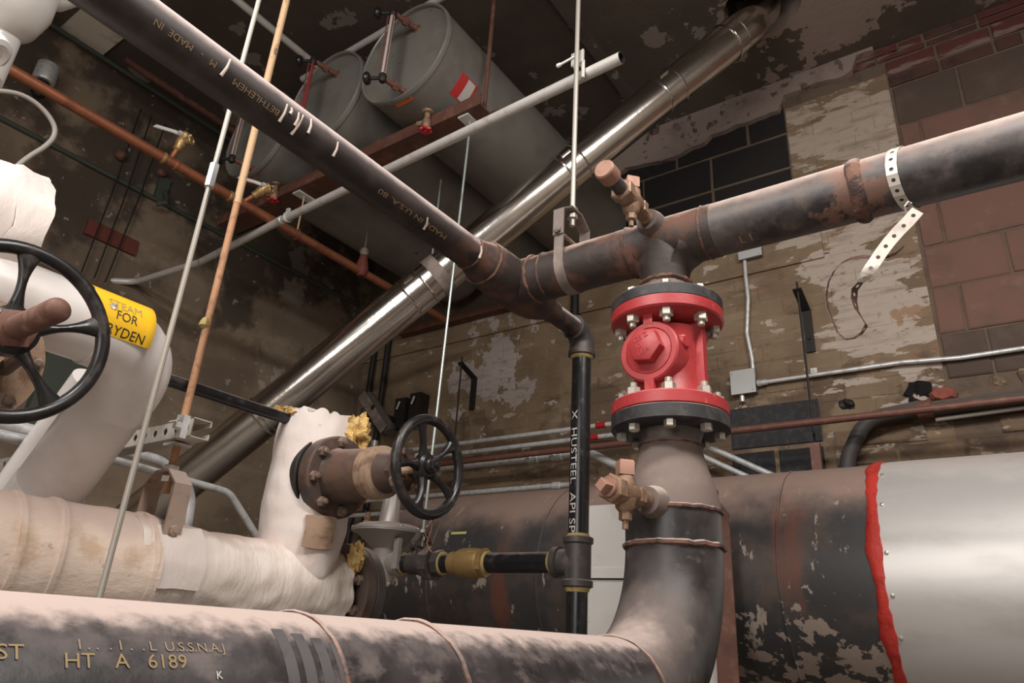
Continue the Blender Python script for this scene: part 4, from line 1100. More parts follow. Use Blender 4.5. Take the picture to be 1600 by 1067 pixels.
pipe_thing('tank_feed_pipe', 'pale pipe under the ceiling running across above the tank fronts', 'pipe', [(-2.84, 1.735, 2.80), (-1.2, 1.735, 2.80), (-1.2, 1.735, 3.05)], .019, m_galvdust, R=.06)
obj('tank_feed_pipe', MB().tube([(-2.69, .2, 2.80), (-2.69, 1.71, 2.80)], .019, 14).lathe((-2.69, 1.735, 2.775), (0, 0, 1), [(0, .02), (.004, .028), (.046, .028), (.05, .02)], 16), m_galvdust, None,
    'pale pipe under the ceiling ending at the crossing pipe above the middle tank', None, 'pipe')

# ------------------------------------------------------------------ stainless flue
at_ = lambda px, py, D: ray(px, py) / FPX * D
fa, fb = at_(180, 837, 3.02), at_(1140, 64, 3.48)
FR = .094
fd = (fb - fa).normalized(); FL = (fb - fa).length
t = thing('flue_pipe', 'polished stainless flue pipe slanting up from lower left into the ceiling', 'flue', tuple(fa))
m0 = [.0, .20, .41, .655, .80, .955]; nodes_ = []
for px, py in ((412, 648), (652, 431), (892, 262), (1042, 139)):
    # distance along the flue whose picture is nearest to the seam
    best = min(range(400), key=lambda k: (lambda q_: (q_.dot(CR) / q_.dot(CF) * FPX + 800 - px) ** 2)(fa + fd * FL * k / 399)); nodes_.append(best / 399 * FL)
cuts = [0] + nodes_ + [FL]
for a, b in zip(cuts, cuts[1:]):
    obj('flue_section', MB().tube([fa + fd * a, fa + fd * b], FR, 64), m_flue, t)
for k, s_ in enumerate(nodes_):
    L = .035 if k == 0 else .105
    c = fa + fd * (s_ - L / 2)
    pr_ = [(0, FR), (.001, FR + .004), (.006, FR + .005), (.010, FR + .0015), (L - .010, FR + .0015), (L - .006, FR + .005), (L - .001, FR + .004), (L, FR)]
    obj('locking_collar', MB().lathe(c, fd, pr_, 64), m_flue, t)
    obj('collar_clasp', MB().box(c + fd * (L / 2) + (V((0, -1, 0)) - fd * V((0, -1, 0)).dot(fd)).normalized() * (FR + .006) , (.05, .010, .016), (fd, fd.cross(V((0, 1, 0))).normalized().cross(fd), fd.cross(V((0, 1, 0))).normalized())), m_flue, t)
e1 = bend([fb - fd * .001, fb + fd * .13, V((HX, HY, ZC - .02)), V((HX, HY, ZC + .2))], .16, 10)
obj('flue_elbow', MB().tube(e1, FR * .98, 48), m_flue, t)
obj('locking_collar', MB().lathe(fb - fd * .02, fd, [(0, FR), (.001, FR + .005), (.006, FR + .006), (.010, FR + .002), (.06, FR + .002), (.064, FR + .006), (.07, FR)], 56), m_flue, t)
# strap hanger on the flue
s_ = nodes_[1] + .125; c = fa + fd * s_
t = thing('flue_strap', 'dull metal strap with a thin rod holding up the shiny flue beside the stencilled pipe', 'strap', tuple(c))
obj('band', MB().lathe(c - fd * .03, fd, [(0, FR + .002), (0, FR + .005), (.06, FR + .005), (.06, FR + .002)], 56, caps=False), m_hanger, t)
tu = (V((0, 0, 1)) - fd * fd.z).normalized(); tv = fd.cross(tu)
ear = c + (tu * .82 - tv * .57) * (FR + .018) if (tu * .82 - tv * .57).x < (tu * .82 + tv * .57).x else c + (tu * .82 + tv * .57) * (FR + .018)
obj('ear', MB().box(ear, (.06, .03, .012), (fd, (ear - c).normalized(), fd.cross((ear - c).normalized()))), m_hanger, t)
obj('rod', MB().tube([ear, (ear.x, ear.y, 2.10)], .0045, 8), m_rodblue, t)

# galvanised conduit clamped across
ga, gb = W(971, 90, Y=1.472), W(432, 348, Y=1.665)
pts = [ga, gb, W(312, 410, Y=1.70), W(212, 441, Y=1.66), W(145, 437, Y=1.47), W(95, 431, Y=1.32)]
t = thing('galvanised_pipe', 'pale galvanised pipe slanting across under the tanks, open end by the rod', 'pipe', tuple(gb))
gd = (ga - gb).normalized(); r_ = .0185
pp = bend(pts, .12, 8)
obj('pipe_run', MB().tube(pp, r_, 24, caps=False), m_galvdust, t)
obj('open_end', MB().lathe(ga + gd * .001, -gd, [(0, r_), (0, r_ - .003), (.05, r_ - .003)], 24, caps=False), m_dark, t, 'dark open end')
obj('couplings', MB().lathe(gb + gd * .02, gd, [(0, r_), (.003, r_ + .003), (.035, r_ + .003), (.038, r_)], 20), m_galv, t)
cg = W(905, 111, Y=1.472); t = thing('beam_clamp', 'small pale clamp tying the slanting galvanised pipe to the long rod', 'clamp', tuple(cg))
obj('jaw', MB().torus(cg + V((0, 0, .004)), gd, .023, .0045, 22, 8), m_galvdust, t)
obj('plate', MB().box(cg + V((.004, -.018, .036)), (.044, .007, .05)).lathe(cg + V((.022, -.014, .02)), (0, 0, -1), [(0, .006), (.07, .006)], 8), m_galvdust, t)
obj('thumb_screw', MB().tube([cg + V((.0, -.024, .042)), cg + V((-.055, -.030, .028))], .004, 8).lathe(cg + V((-.05, -.03, .029)), (-1, -.1, -.2), [(0, .006), (.012, .007), (.016, .004)], 8), m_galvdust, t)
cc = gb; t = thing('pipe_clamp', 'small clip where the slanting galvanised pipe meets the copper pipe', 'clamp', tuple(cc))
obj('ring', MB().torus(cc + gd * .10, gd, .022, .004, 20, 6), m_galv, t)
obj('ear', MB().box(cc + gd * .10 + V((0, -.005, .03)), (.02, .012, .03)), m_galv, t)

# copper pipe with its ball valves
t = thing('copper_pipe', 'long tarnished copper pipe slanting past the left wall under the tanks', 'pipe', (CPX, 1.0, CPZ - .02))
obj('pipe_run', MB().tube([(CPX, -.9, CPZ), (CPX, 3.0, CPZ)], .0222, 24), m_copper, t)
for px, py in ((256, 246), (360, 304), (275, 257)):
    y = W(px, py, X=CPX).y
    obj('solder_ring', MB().lathe((CPX, y - .008, CPZ), (0, 1, 0), [(0, .0225), (.003, .026), (.013, .026), (.016, .0225)], 24), m_copper if px == 275 else m_brass, t)
vl = ['brass ball valve with a pale lever on the copper pipe, farther from the tanks', 'brass ball valve with a pale lever on the copper pipe, beside the tan rod']
for i, (px, py) in enumerate(((266, 247), (380, 310))):
    y = W(px, py, X=CPX).y; t = thing('ball_valve', vl[i], 'valve', (CPX, y, CPZ + .02), 'ball valves on the copper pipe')
    z = CPZ
    d = V((.25, .15, 1)).normalized() if i == 0 else V((.6, .3, .5)).normalized(); b = V((CPX, y, CPZ))
    obj('riser', MB().tube([b, b + d * .075], .012, 12), m_copper, t)
    obj('body', MB().lathe(b + d * .06, d, [(0, .014), (.006, .019), (.02, .017), (.035, .023), (.055, .023), (.075, .017), (.085, .02), (.095, .016)], 16), m_brass, t)
    obj('outlet', MB().tube([b + d * .11, b + d * .11 + V((.04, .02, .0))], .017, 12).torus(b + d * .11 + V((.042, .02, 0)), (1, .5, 0), .015, .005, 16, 6), m_brass, t)
    h0 = b + d * .14
    obj('lever', strip([h0 + V((.02, .01, 0)), h0, h0 + V((-.05, -.03, .025)), h0 + V((-.13, -.08, .055))], (.35, .55, .75), .018, .006), m_cottonwhite, t, 'pale flat lever')
    obj('lever_nut', MB().hexa(h0 - V((0, 0.012, 0)), (0, -1, 0), .02, .02), m_galv, t)

# grey cable looping on the left
cp2 = [W(px, py, X=x_) for px, py, x_ in ((-40, 141, -2.2), (0, 142, -2.2), (30, 146, -2.2), (56, 160, -2.2), (76, 180, -2.2), (87, 200, -2.2), (84, 216, -2.2), (70, 230, -2.2), (48, 243, -2.2), (28, 258, -2.2), (10, 280, -2.2))]
obj('grey_cable', MB().tube(bend(cp2, .3, 3), .0075, 10), m_cable, None, 'grey flexible cable looping out beside the copper pipe', None, 'cable')

# ------------------------------------------------------------------ big horizontal tank
BYc, BZc, BR = 2.85, .248, .40
t = thing('horizontal_tank', 'huge weathered black horizontal tank whose right end wears a bright galvanised jacket', 'tank', (-.6, BYc, BZc - BR))
JX = -.368
obj('shell', MB().lathe((-2.75, BYc, BZc), (1, 0, 0), [(0, .02), (.04, .20), (.10, .31), (.18, .375), (.27, BR), (2.75 + JX + .02, BR)], 96), m_big, t)
obj('jacket', MB().lathe((JX, BYc, BZc), (1, 0, 0), [(0, BR), (.0005, BR + .007), (1.2, BR + .007), (1.203, BR + .009), (1.21, BR + .009), (XR - JX - .1, BR + .009)], 110), m_jacket, t, 'bright galvanised jacket')
mb = MB(); n = 120; rings = []
for i in range(n):
    a = 2 * PI * i / n; row = []
    nn = noise.noise(V((math.cos(a) * 3, math.sin(a) * 3, 1))); n2 = noise.noise(V((math.cos(a) * 14, math.sin(a) * 14, 4)))
    w0, w1 = -.034 - .016 * nn - .006 * n2, .004 + .006 * n2 + .006 * nn
    for x, h in ((w0, -.002), (w0 + .004, .007), ((w0 + w1) / 2, .011 + .003 * n2), (w1 - .003, .012), (w1, .005)):
        row.append(len(mb.v)); mb.v.append(V((JX + x, BYc + math.cos(a) * (BR + h), BZc + math.sin(a) * (BR + h))))
    rings.append(row)
for i in range(n):
    for j in range(4): mb.f.append((rings[i][j], rings[i][j + 1], rings[(i + 1) % n][j + 1], rings[(i + 1) % n][j]))
obj('sealant_bead', mb, m_redseal, t, 'ragged bead of red sealant', ang=60)
for a in (1.95, 2.25, 2.62, 3.02, 3.32, 3.62):
    inst('screw', ME['screw'], m_bolt, t, (JX + .016, BYc + math.cos(a) * (BR + .007), BZc + math.sin(a) * (BR + .007)), (0, math.cos(a), math.sin(a)), sc=1.2)
for x in (W(1215, 880, Y=2.45).x, -1.62, -2.2):
    obj('weld_seam', MB().lathe((x - .006, BYc, BZc), (1, 0, 0), [(0, BR - .001), (.003, BR + .003), (.009, BR + .003), (.012, BR - .001)], 96, caps=False).rough(.0012, 30), m_big, t)

t = thing('sheet_panel', 'scuffed white sheet metal box standing against the tank behind the elbow', 'panel', (-1.1, 2.4, -.05))
ax_ = W(1128, 900, Y=2.36).x
x0, x1 = -1.385, ax_ - .034
obj('upper_sheet', MB().box(((x0 + x1) / 2, 2.41, .347), (x1 - x0, .06, .262)), m_panel, t)
obj('lower_sheet', MB().box(((x0 + x1) / 2, 2.415, .055), (x1 - x0 - .006, .06, .31)), m_panel, t)
obj('seam_strip', MB().box(((x0 + x1) / 2, 2.377, .232), (x1 - x0, .006, .035)), m_panel, t)
obj('base_rail', MB().box(((x0 + x1) / 2, 2.43, -.115), (x1 - x0, .10, .03)), m_brownsteel, t)
t = thing('angle_post', 'rusty brown angle iron post beside the white sheet metal box', 'post', (ax_, 2.38, ZF))
obj('leg_plate', MB().plate([(ax_ - .03, 2.352, .515), (ax_ + .035, 2.36, .42), (ax_ + .035, 2.36, ZF), (ax_ - .03, 2.352, ZF)], (0, .006, 0)), m_brownsteel, t)
obj('leg_plate', MB().plate([(ax_ - .03, 2.352, .515), (ax_ - .03, 2.352, ZF), (ax_ - .03, 2.44, ZF), (ax_ - .03, 2.44, .515)], (.006, 0, 0)), m_brownsteel, t)

# ------------------------------------------------------------------ pipes and boxes on the back wall
cz = lambda px, py: W(px, py, Y=3.30)
cl = [('slim galvanised conduit, topmost of the row behind the black drop pipe', 1.096, .0135), ('slim galvanised conduit, second of the row behind the black drop pipe', 1.033, .0135)]
for lab, z, r in cl:
    pipe_thing('conduit', lab, 'conduit', [(-3.7, 3.30, z), (-1.52, 3.30, z), (-.62, 3.29, z - .50)], r, m_galv, R=.12, group='conduits along the back wall')
for z, px in ((1.096, 938), (1.033, 927)):
    x = W(px, 670, Y=3.29).x
    obj('conduit_band', MB().lathe((x - .03, 3.30, z), (1, 0, 0), [(0, .0145), (0, .0165), (.06, .0165), (.06, .0145)], 16, caps=False), m_bandred, None,
        'red tape band on the topmost conduit beside the red valve' if px == 938 else 'red tape band on the second conduit beside the black drop pipe', None, 'tape')
t = thing('large_conduit', 'thick galvanised conduit above the rust brown pipe, bending down behind the neck', 'conduit', (-2.4, 3.30, .93), 'conduits along the back wall')
obj('conduit_run', MB().tube(bend([(-3.7, 3.30, .952), (-1.86, 3.30, .952), (-1.0, 3.29, .48)], .2, 10), .022, 18), m_galv, t)
for px in (835, 872):
    x = W(px, 700, Y=3.3).x
    obj('coupling', MB().lathe((x - .04, 3.30, .952), (1, 0, 0), [(0, .022), (.003, .029), (.07, .029), (.073, .022)], 20).hexa((x - .015, 3.27, .952), (0, -1, 0), .014, .012), m_galv, t)
for lab, z in (('slim galvanised conduit just above the weathered tank, upper of two', .783), ('slim galvanised conduit just above the weathered tank, lower of two', .690)):
    t = thing('conduit', lab, 'conduit', (-2.6, 3.30, z), 'conduits along the back wall')
    obj('conduit_run', MB().tube(bend([(-3.7, 3.30, z), (-1.93, 3.30, z), (-1.35, 3.29, z - .34)], .16, 10), .015, 14), m_galv, t)
    x = W(875, 770, Y=3.3).x
    obj('coupling', MB().lathe((x - .05, 3.30, z), (1, 0, 0), [(0, .015), (.002, .021), (.05, .021), (.052, .015)], 16), m_galv, t)
pipe_thing('rust_pipe', 'rust brown pipe running along the back wall behind the red valve', 'pipe', [(-3.7, 3.20, .948), (XR, 3.20, .955)], .0165, m_rustpipe)
t = thing('rubber_hose', 'thick dark grey conduit curving up from behind the tank to the wall', 'conduit', (-.5, 3.36, .5))
hp = [W(1318, 790, Y=3.36), W(1326, 712, Y=3.36), W(1352, 655, Y=3.36), W(1440, 637, Y=3.37)]
obj('bend', MB().tube(bend(hp, .16, 10), .033, 20), m_rubber, t)
hx = W(1440, 640, Y=3.37)
obj('conduit_run', MB().tube([hx, W(1620, 617, Y=3.37), V((1.9, 3.37, W(1620, 617, Y=3.37).z))], .030, 20), m_rubber, t)
obj('coupling', MB().lathe(hx + V((-.02, 0, 0)), (1, 0, .02), [(0, .033), (.002, .038), (.06, .038), (.062, .033)], 20), m_rustpipe, t)
pipe_thing('wall_tube', 'thin pale tube just below the thick dark conduit on the wall', 'pipe', [W(1462, 656, Y=3.40), W(1620, 634, Y=3.40), V((1.9, 3.40, W(1620, 634, Y=3.40).z))], .010, m_cable)


def jbox(name, label, c, s, d=.045):
    t = thing(name, label, 'electrical box', (c.x, c.y, c.z - s[1] / 2))
    obj('box', MB().box((c.x, YB - d / 2, c.z), (s[0] * .96, d, s[1] * .96)), m_hanger, t)
    obj('cover', MB().box((c.x, YB - d - .003, c.z), (s[0], .008, s[1])), m_greybox, t, 'grey white cover plate')
    for sx_, sz in ((-.4, .38), (.4, -.38)):
        inst('screw', ME['screw'], m_dark, t, (c.x + sx_ * s[0], YB - d - .007, c.z + sz * s[1]), (0, -1, 0), sc=.9)
    return t


c1 = V((-1.034, YB, 1.263)); b1 = jbox('junction_box', 'square grey electrical box on the wall right of the red valve', c1, (.125, .128))
obj('connector', MB().tube([(-1.05, YB - .025, 1.20), (-1.05, YB - .025, 1.165)], .012, 10), m_galv, b1)
c2 = V((W(1172, 395, Y=YB - .05).x, YB, W(1172, 395, Y=YB - .05).z)); jbox('junction_box', 'small grey electrical box just under the black header, top of the thin conduit', c2, (.125, .06), .05)
cp3 = [W(px, py, Y=3.42) for px, py in ((1163, 398), (1165, 430), (1169, 466), (1167, 520), (1175, 560), (1178, 592))]
pipe_thing('wall_conduit', 'thin shiny conduit joining the two grey electrical boxes', 'conduit', bend(cp3, .1, 4), .0105, m_galv)
t = thing('wall_conduit', 'thin shiny conduit running right from the square grey box', 'conduit', (-.4, 3.42, 1.24))
cp4 = [W(px, py, Y=3.42) for px, py in ((1183, 599), (1196, 597), (1300, 582), (1410, 566), (1450, 563), (1500, 559), (1620, 541))] + [V((1.9, 3.42, 1.24))]
obj('conduit_run', MB().tube(bend(cp4, .2, 4), .0108, 12), m_galv, t)
px_ = W(1272, 582, Y=3.44)
obj('conduit_strap', MB().box(px_ + V((0, 0, .006)), (.03, .006, .034)).lathe(px_ + V((0, -.003, .010)), (0, -1, 0), [(0, .007), (.004, .005)], 10), m_cottonwhite, t)
obj('connector', MB().lathe(cp4[0], cp4[1] - cp4[0], [(0, .012), (.002, .018), (.018, .018), (.02, .0145), (.05, .0145)], 14), m_galv, t)

for i, (lab, ax0, rods) in enumerate((('black iron wall bracket with a thin rod, below the perforated strap', -.70, .92), ('black iron wall bracket with a thin rod, on the pale peeled patch', -2.83, 1.02))):
    t = thing('wall_bracket', lab, 'bracket', (ax0, 3.40, 1.37), 'black wall brackets')
    zt = 1.60 if i == 0 else 1.585
    obj('plate', MB().box((ax0, YB - .010, zt - .11), (.042, .012, .225)), m_dark, t)
    obj('arm', strip([(ax0, YB - .012, zt - .02), (ax0, YB - .02, zt), (ax0, YB - .17, zt + .055)], (1, 0, 0), .042, .010), m_dark, t)
    obj('bolt', MB().hexa((ax0, YB - .016, zt - .15), (0, -1, 0), .016, .008), m_dark, t)
    obj('rod', MB().tube([(ax0, YB - .155, zt + .10), (ax0, YB - .155, rods - .06)], .0055, 8), m_dark, t)
    if i == 0: obj('clip', MB().box((ax0, YB - .155, .80), (.042, .03, .16)), m_rustpipe, t, 'rusty clip')
obj('wall_stub', MB().lathe(W(1325, 632, Y=YB), (0, -1, .1), [(-.02, .05), (.004, .038), (.010, .022), (.022, .014), (.026, .001)], 16).rough(.022, 24), m_dark, None, 'black stub poking out of the wall above the rust brown pipe', None, 'stub')

# dark fittings in the corner
t = thing('pull_elbow', 'dull grey oblong conduit fitting leaning in the dark corner', 'conduit fitting', (W(590, 640, Y=3.2).x, 3.2, 1.25))
a, b = W(575, 622, Y=3.2), W(607, 672, Y=3.2)
dv = (b - a).normalized(); sd = dv.cross(V((0, 1, 0)))
obj('body', MB().tube([a - dv * .03, a - dv * .015, a, b, b + dv * .02], [.02, .045, .052, .050, .03], 20), m_rubber, t)
obj('cover', MB().box((a + b) / 2 + V((0, -.052, 0)), (.07, .006, (b - a).length + .03), (sd, V((0, 1, 0)), dv)), m_hanger, t)
obj('wall_stub', MB().tube([(a + b) / 2, V(((a + b) / 2).to_tuple()[:1] + (YB,) + (((a + b) / 2).z,))], .02, 10), m_dark, t)
obj('knockout', MB().lathe((a + b) / 2 + V((0, -.054, .03)), (0, -1, 0), [(0, .018), (.003, .018)], 14), m_dark, t)
for px, lab in ((548, 'dark vertical conduit in the room corner, nearest the flue'), (569, 'dark vertical conduit in the room corner with a shiny lower end')):
    p0, p1, p2 = W(px + 8, 560, Y=3.25), W(px, 640, Y=3.25), W(px - 4, 720, Y=3.25)
    x, y = p1.x, YB - .056
    t = thing('corner_conduit', lab, 'conduit', (x, y, p2.z), 'vertical conduits in the corner')
    obj('conduit_run', MB().tube([(x, y, p0.z + .5), (x, y, ZF)], .022, 12), m_dark, t)
    obj('fitting', MB().lathe((x, y, W(px, 660, Y=3.25).z), (0, 0, 1), [(0, .024), (.01, .038), (.14, .038), (.15, .024)], 16), m_rubber, t)
    if px == 569: obj('end_sleeve', MB().lathe((x, y, p2.z), (0, 0, 1), [(0, .024), (.18, .024)], 14), m_galv, t)
for k, (px, py) in enumerate(((622, 640), (645, 632))):
    p = W(px, py, Y=3.34)
    t = thing('switch_box', ['dark switch box with a glinting handle by the corner, nearer the oblong fitting', 'dark switch box with a glinting handle by the corner, nearer the pale peeled patch'][k], 'electrical box', (p.x, 3.38, p.z - .15), 'dark switch boxes')
    obj('box', MB().box((p.x, 3.40, p.z - .02), (.10, .09, .22)), m_dark, t)
    obj('handle', MB().tube([(p.x, 3.345, p.z + .06), (p.x - .005, 3.33, p.z + .0)], .007, 8), m_galv, t)

# brown angle iron on the wall under the ledge
obj('wall_angle', MB().box((-2.9, YB - .06, 2.035), (1.25, .06, .05)), m_brownsteel, None, 'reddish brown angle iron along the wall behind the drop pipe elbow', None, 'angle iron')

# ------------------------------------------------------------------ tan insulated pipe with its riser
t = thing('insulated_pipe', 'dusty tan insulated pipe along the lower left ending at a bare rusty flange', 'pipe', (TX, .3, TZ - TR1))
yb_ = W(246, 815, X=TX + .05).y
mb = MB().lathe((TX, -1.2, TZ), (0, 1, 0), [(i_ * (yb_ + 1.2) / 90, TR1) for i_ in range(91)] , 64).rough(.006, 5).rough(.003, 22)
obj('old_insulation', mb, m_tan, t)
L = 1.300 - yb_ + .04; N = 60
mb = MB().lathe((TX, yb_ - .04, TZ), (0, 1, 0), [(i_ * L / N, TR1 * .995 - .010 * min(1, i_ / N * 3.2) - (.006 if i_ == N else 0)) for i_ in range(N + 1)], 72).rough(.008, 9).rough(.005, 28)
for i_ in range(len(mb.v)):      # torn end
    p = mb.v[i_]
    if p.y > 1.275: p.y += .022 * noise.noise(V((p.x * 26, p.z * 26, 3)))
obj('wrap', mb, m_tan2, t, 'paler wrapped length')
for px, py in ((22, 850), (90, 850), (232, 880)):
    y = W(px, py, X=TX + .08).y
    obj('tie_band', MB().lathe((TX, y - .006, TZ), (0, 1, 0), [(0, TR1 - .004), (.002, TR1 + .003), (.010, TR1 + .003), (.012, TR1 - .004)], 56, caps=False).rough(.004, 9), m_tan, t)
# loose flap of tape
h = on_cyl(300, 850, (TX, 0, TZ), (0, 1, 0), TR2 + .004); a = math.atan2(h.x - TX, h.z - TZ)
fl = MB().shell((TX, h.y - .075, TZ), (0, 1, 0), TR2 + .010, 0, .10, a - .35, a + .9, 8, 14, ref=(0, 0, 1), th=.0012).rough(.004, 24)
for p in fl.v:
    k = max(0, (p.y - h.y + .01)) * max(0, p.z - TZ - .03); p.z += k * 2.2
obj('loose_flap', fl, m_fabric, t, 'white loose flap')
obj('pipe_stub', MB().tube([(TX, 1.22, TZ), (TX, 1.385, TZ)], .07, 32), m_valve, t)
obj('flange', MB().lathe((TX, 1.322, TZ), (0, 1, 0), [(0, .108), (.003, .122), (.03, .124), (.033, .118)], 56), m_valve, t, 'bare rusty flange')
obj('flange', MB().lathe((TX, 1.358, TZ), (0, 1, 0), [(0, .118), (.003, .122), (.03, .122), (.033, .11)], 56), m_fit, t, 'dark blind flange')
for k in range(8):
    a = 2 * PI * k / 8 + .3
    inst('bolt', ME['rustnut'], m_rustbolt, t, (TX + math.cos(a) * .094, 1.323, TZ + math.sin(a) * .094), (0, -1, 0), sc=1.0)
def fibre(name, c, r, par, sq=(1, 1, 1), seed=0):
    mb = MB().lathe((0, 0, 0), (0, 0, 1), [(-math.cos(i_ * PI / 22), math.sin(i_ * PI / 22)) for i_ in range(23)], 34)
    for i_, p in enumerate(mb.v):
        q_ = p * 1.0; k = 1 + .55 * noise.noise(q_ * 2.6 + V((seed, 0, 0))) + .35 * noise.noise(q_ * 7 + V((0, seed, 0))) + .25 * noise.noise(q_ * 19 + V((0, seed, 0)))
        mb.v[i_] = V(c) + V((p.x * sq[0], p.y * sq[1], p.z * sq[2])) * r * k
    return obj(name, mb, m_fiber, par, ang=60)
fibre('fibre_tuft', (TX + .085, 1.305, TZ + .080), .024, t, (.7, .8, 1.4), 3)

RYc = 1.185; VZ = .347
t = thing('insulated_riser', 'white cloth wrapped insulated riser with torn top and yellow fibre showing', 'pipe', (TX, RYc, TZ + .06))
zt = W(500, 660, Y=RYc).z + .005
N = 44
mb = MB().lathe((TX, RYc, TZ + .03), (0, 0, 1), [(i_ * (zt - TZ - .03) / N, .113 - .012 * i_ / N - .016 * max(0, 1 - i_ / 14) ** 1.5) for i_ in range(N + 1)], 72, caps=True)
for i_, p in enumerate(mb.v):      # the foot saddles over the pipe
    dx = min(abs(p.x - TX), .0995); zs = TZ + math.sqrt(.1 ** 2 - dx ** 2) - .010
    fr = (p.z - TZ - .03) / (zt - TZ - .03); p.z = zs + (zt - zs) * fr
for i_, p in enumerate(mb.v):
    if p.z > zt - .03:
        a = math.atan2(p.y - RYc, p.x - TX); k = (p.z - zt + .03) / .03
        p.z += k * (.020 * noise.noise(V((math.cos(a) * 3, math.sin(a) * 3, 5))) + .012 * noise.noise(V((math.cos(a) * 11, math.sin(a) * 11, 2))))
mb.rough(.005, 8).rough(.003, 26)
obj('cloth_wrap', mb, m_fabric, t)
obj('cloth_fold', MB().shell((TX, RYc, TZ + .085), (0, 0, 1), .114, 0, .075, -.62, .02, 6, 10, ref=(1, 0, 0), th=.006).rough(.008, 16), m_valve2, t, 'stained cloth fold')
cut = None and MB().lathe((TX + .085, RYc, VZ), (1, 0, 0), [(0, .1), (1, .1)])
fibre('fibre_tuft', (TX + .075, RYc + .055, VZ + .125), .042, t, (1.0, 1.1, 1.1), 1)
fibre('fibre_tuft', (TX - .055, RYc - .07, zt + .004), .028, t, (1.4, 1.5, .6), 2)
fibre('fibre_tuft', (TX + .0, RYc - .085, zt - .006), .020, t, (1.4, 1.2, .6), 6)
pipe_thing('black_pipe', 'black pipe running from behind the white elbow into the top of the cloth wrapped riser', 'pipe', [(TX - .005, .30, .486), (TX - .005, RYc - .06, .486)], .0145, m_black)


def handwheel(par, c, ax, R, rr, ns, ph, hub_r=.022, hub_h=.022, dish=.012, ref=(0, 0, 1), cross=(1.0, 1.0)):
    u, v, w = frame(ax, ref); c = V(c)
    obj('wheel_rim', MB().torus(c, ax, R, rr, 72, 14), m_wheel, par)
    hub = obj('wheel_hub', MB().lathe(c - w * (dish + hub_h * .5), w, [(0, hub_r * .9), (.004, hub_r), (hub_h, hub_r), (hub_h + .006, hub_r * .8)], 32), m_wheel, par)
    for k in range(ns):
        a = ph + 2 * PI * k / ns; d = u * math.cos(a) + v * math.sin(a); tn = w.cross(d)
        mb = MB(); rings = []
        for s_ in range(11):
            q_ = s_ / 10; rad = hub_r * .55 + (R - hub_r * .55) * q_
            wd = rr * (1.55 - 1.15 * math.sin(q_ * PI) + .35 * q_) * cross[0]; hh = rr * (.95 - .3 * q_) * cross[1]
            p = c + d * rad - w * (dish * (1 - q_) ** 1.5)
            rings.append(mb.ring(p, tn, w, wd, 12, hh))
        for a_, b_ in zip(rings, rings[1:]): mb.join(a_, b_, 12)
        obj('spoke', mb, m_wheel, par)
    return hub


# valve on the riser, lying along the wall with its handwheel towards the room
t = thing('gate_valve', 'rusty brown flanged valve with a black handwheel on the cloth wrapped riser', 'valve', (-1.28, RYc, VZ - .1))
v0 = V((0, RYc, VZ)); AX = V((1, 0, 0))
def on(x): return V((x, RYc, VZ))
obj('cavity_shade', MB().lathe(on(-1.455), AX, [(-.02, .06), (-.01, .098), (.024, .106), (.028, .104), (.028, .09), (.032, .08)], 56).rough(.003, 22), m_dark, t, 'dark ring painted as the shaded cavity in the insulation')  # solid ring, its dark colour painting the shade of the cut-out
obj('flange', MB().lathe(on(-1.422), AX, [(0, .098), (.003, .103), (.034, .103), (.038, .099), (.040, .082)], 56), m_valve, t)
for k in range(8):
    a = 2 * PI * k / 8 + .18
    inst('bolt', ME['rustnut'], m_rustbolt, t, (-1.384, RYc + math.cos(a) * .086, VZ + math.sin(a) * .086), (1, 0, 0), sc=.92)
obj('body', MB().lathe(on(-1.386), AX, [(0, .074), (.012, .068), (.04, .066), (.075, .064), (.105, .058), (.118, .055)], 48), m_valve, t)
obj('bonnet_ring', MB().lathe(on(-1.275), AX, [(0, .055), (.003, .063), (.020, .064), (.023, .060)], 48), m_valve2, t, 'pale rusty ring')
obj('bonnet_ring', MB().lathe(on(-1.250), AX, [(0, .060), (.002, .064), (.022, .063), (.027, .054)], 48), m_valve2, t, 'pale rusty ring')
obj('bonnet', MB().lathe(on(-1.226), AX, [(0, .052), (.02, .047), (.045, .040), (.06, .034)], 36), m_valve, t)
obj('gland_flange', MB().lathe(on(-1.178), AX, [(0, .052), (.003, .057), (.016, .057), (.02, .045), (.03, .03)], 6, ref=(0, .3, 1)), m_valve, t)
for k in range(4):
    a = 2 * PI * k / 4 + .75
    inst('bolt', ME['rustnut'], m_rustbolt, t, (-1.162, RYc + math.cos(a) * .047, VZ + math.sin(a) * .047), (1, 0, 0), sc=1.1)
for sg in (1, -1):
    obj('yoke_arm', MB().tube([on(-1.17) + V((0, sg * .028, sg * .012)), on(-1.14) + V((0, sg * .026, sg * .01)), on(-1.112) + V((0, sg * .016, sg * .006))], [.011, .009, .009], 10), m_valve2, t)
obj('stem', MB().tube([on(-1.17), on(-1.07)], .010, 14), m_spindle, t)
wc = V((-1.088, RYc, VZ + .002))
handwheel(t, wc, AX, .108, .0118, 5, .62 - PI / 2 + .10, .030, .024, .014)
obj('wheel_nut', MB().lathe(wc + AX * .0, AX, [(-.01, .019), (.010, .018), (.014, .014)], 24).hexa(wc + AX * .012, AX, .028, .012).lathe(wc + AX * .022, AX, [(0, .007), (.010, .006)], 10), m_wheel, t)
p = wc + V((0, .012, -.112))
obj('twisted_wire', MB().tube([p, p + V((.004, .004, -.02)), p + V((-.01, .008, -.034)), p + V((0, .012, -.05)), p + V((-.012, .014, -.07))], .0012, 6)
    .tube([p + V((0, .02, .002)), p + V((0, .016, -.03)), p + V((-.004, .01, -.055)), p + V((.012, .012, -.075))], .0012, 6), m_rustpipe, t)

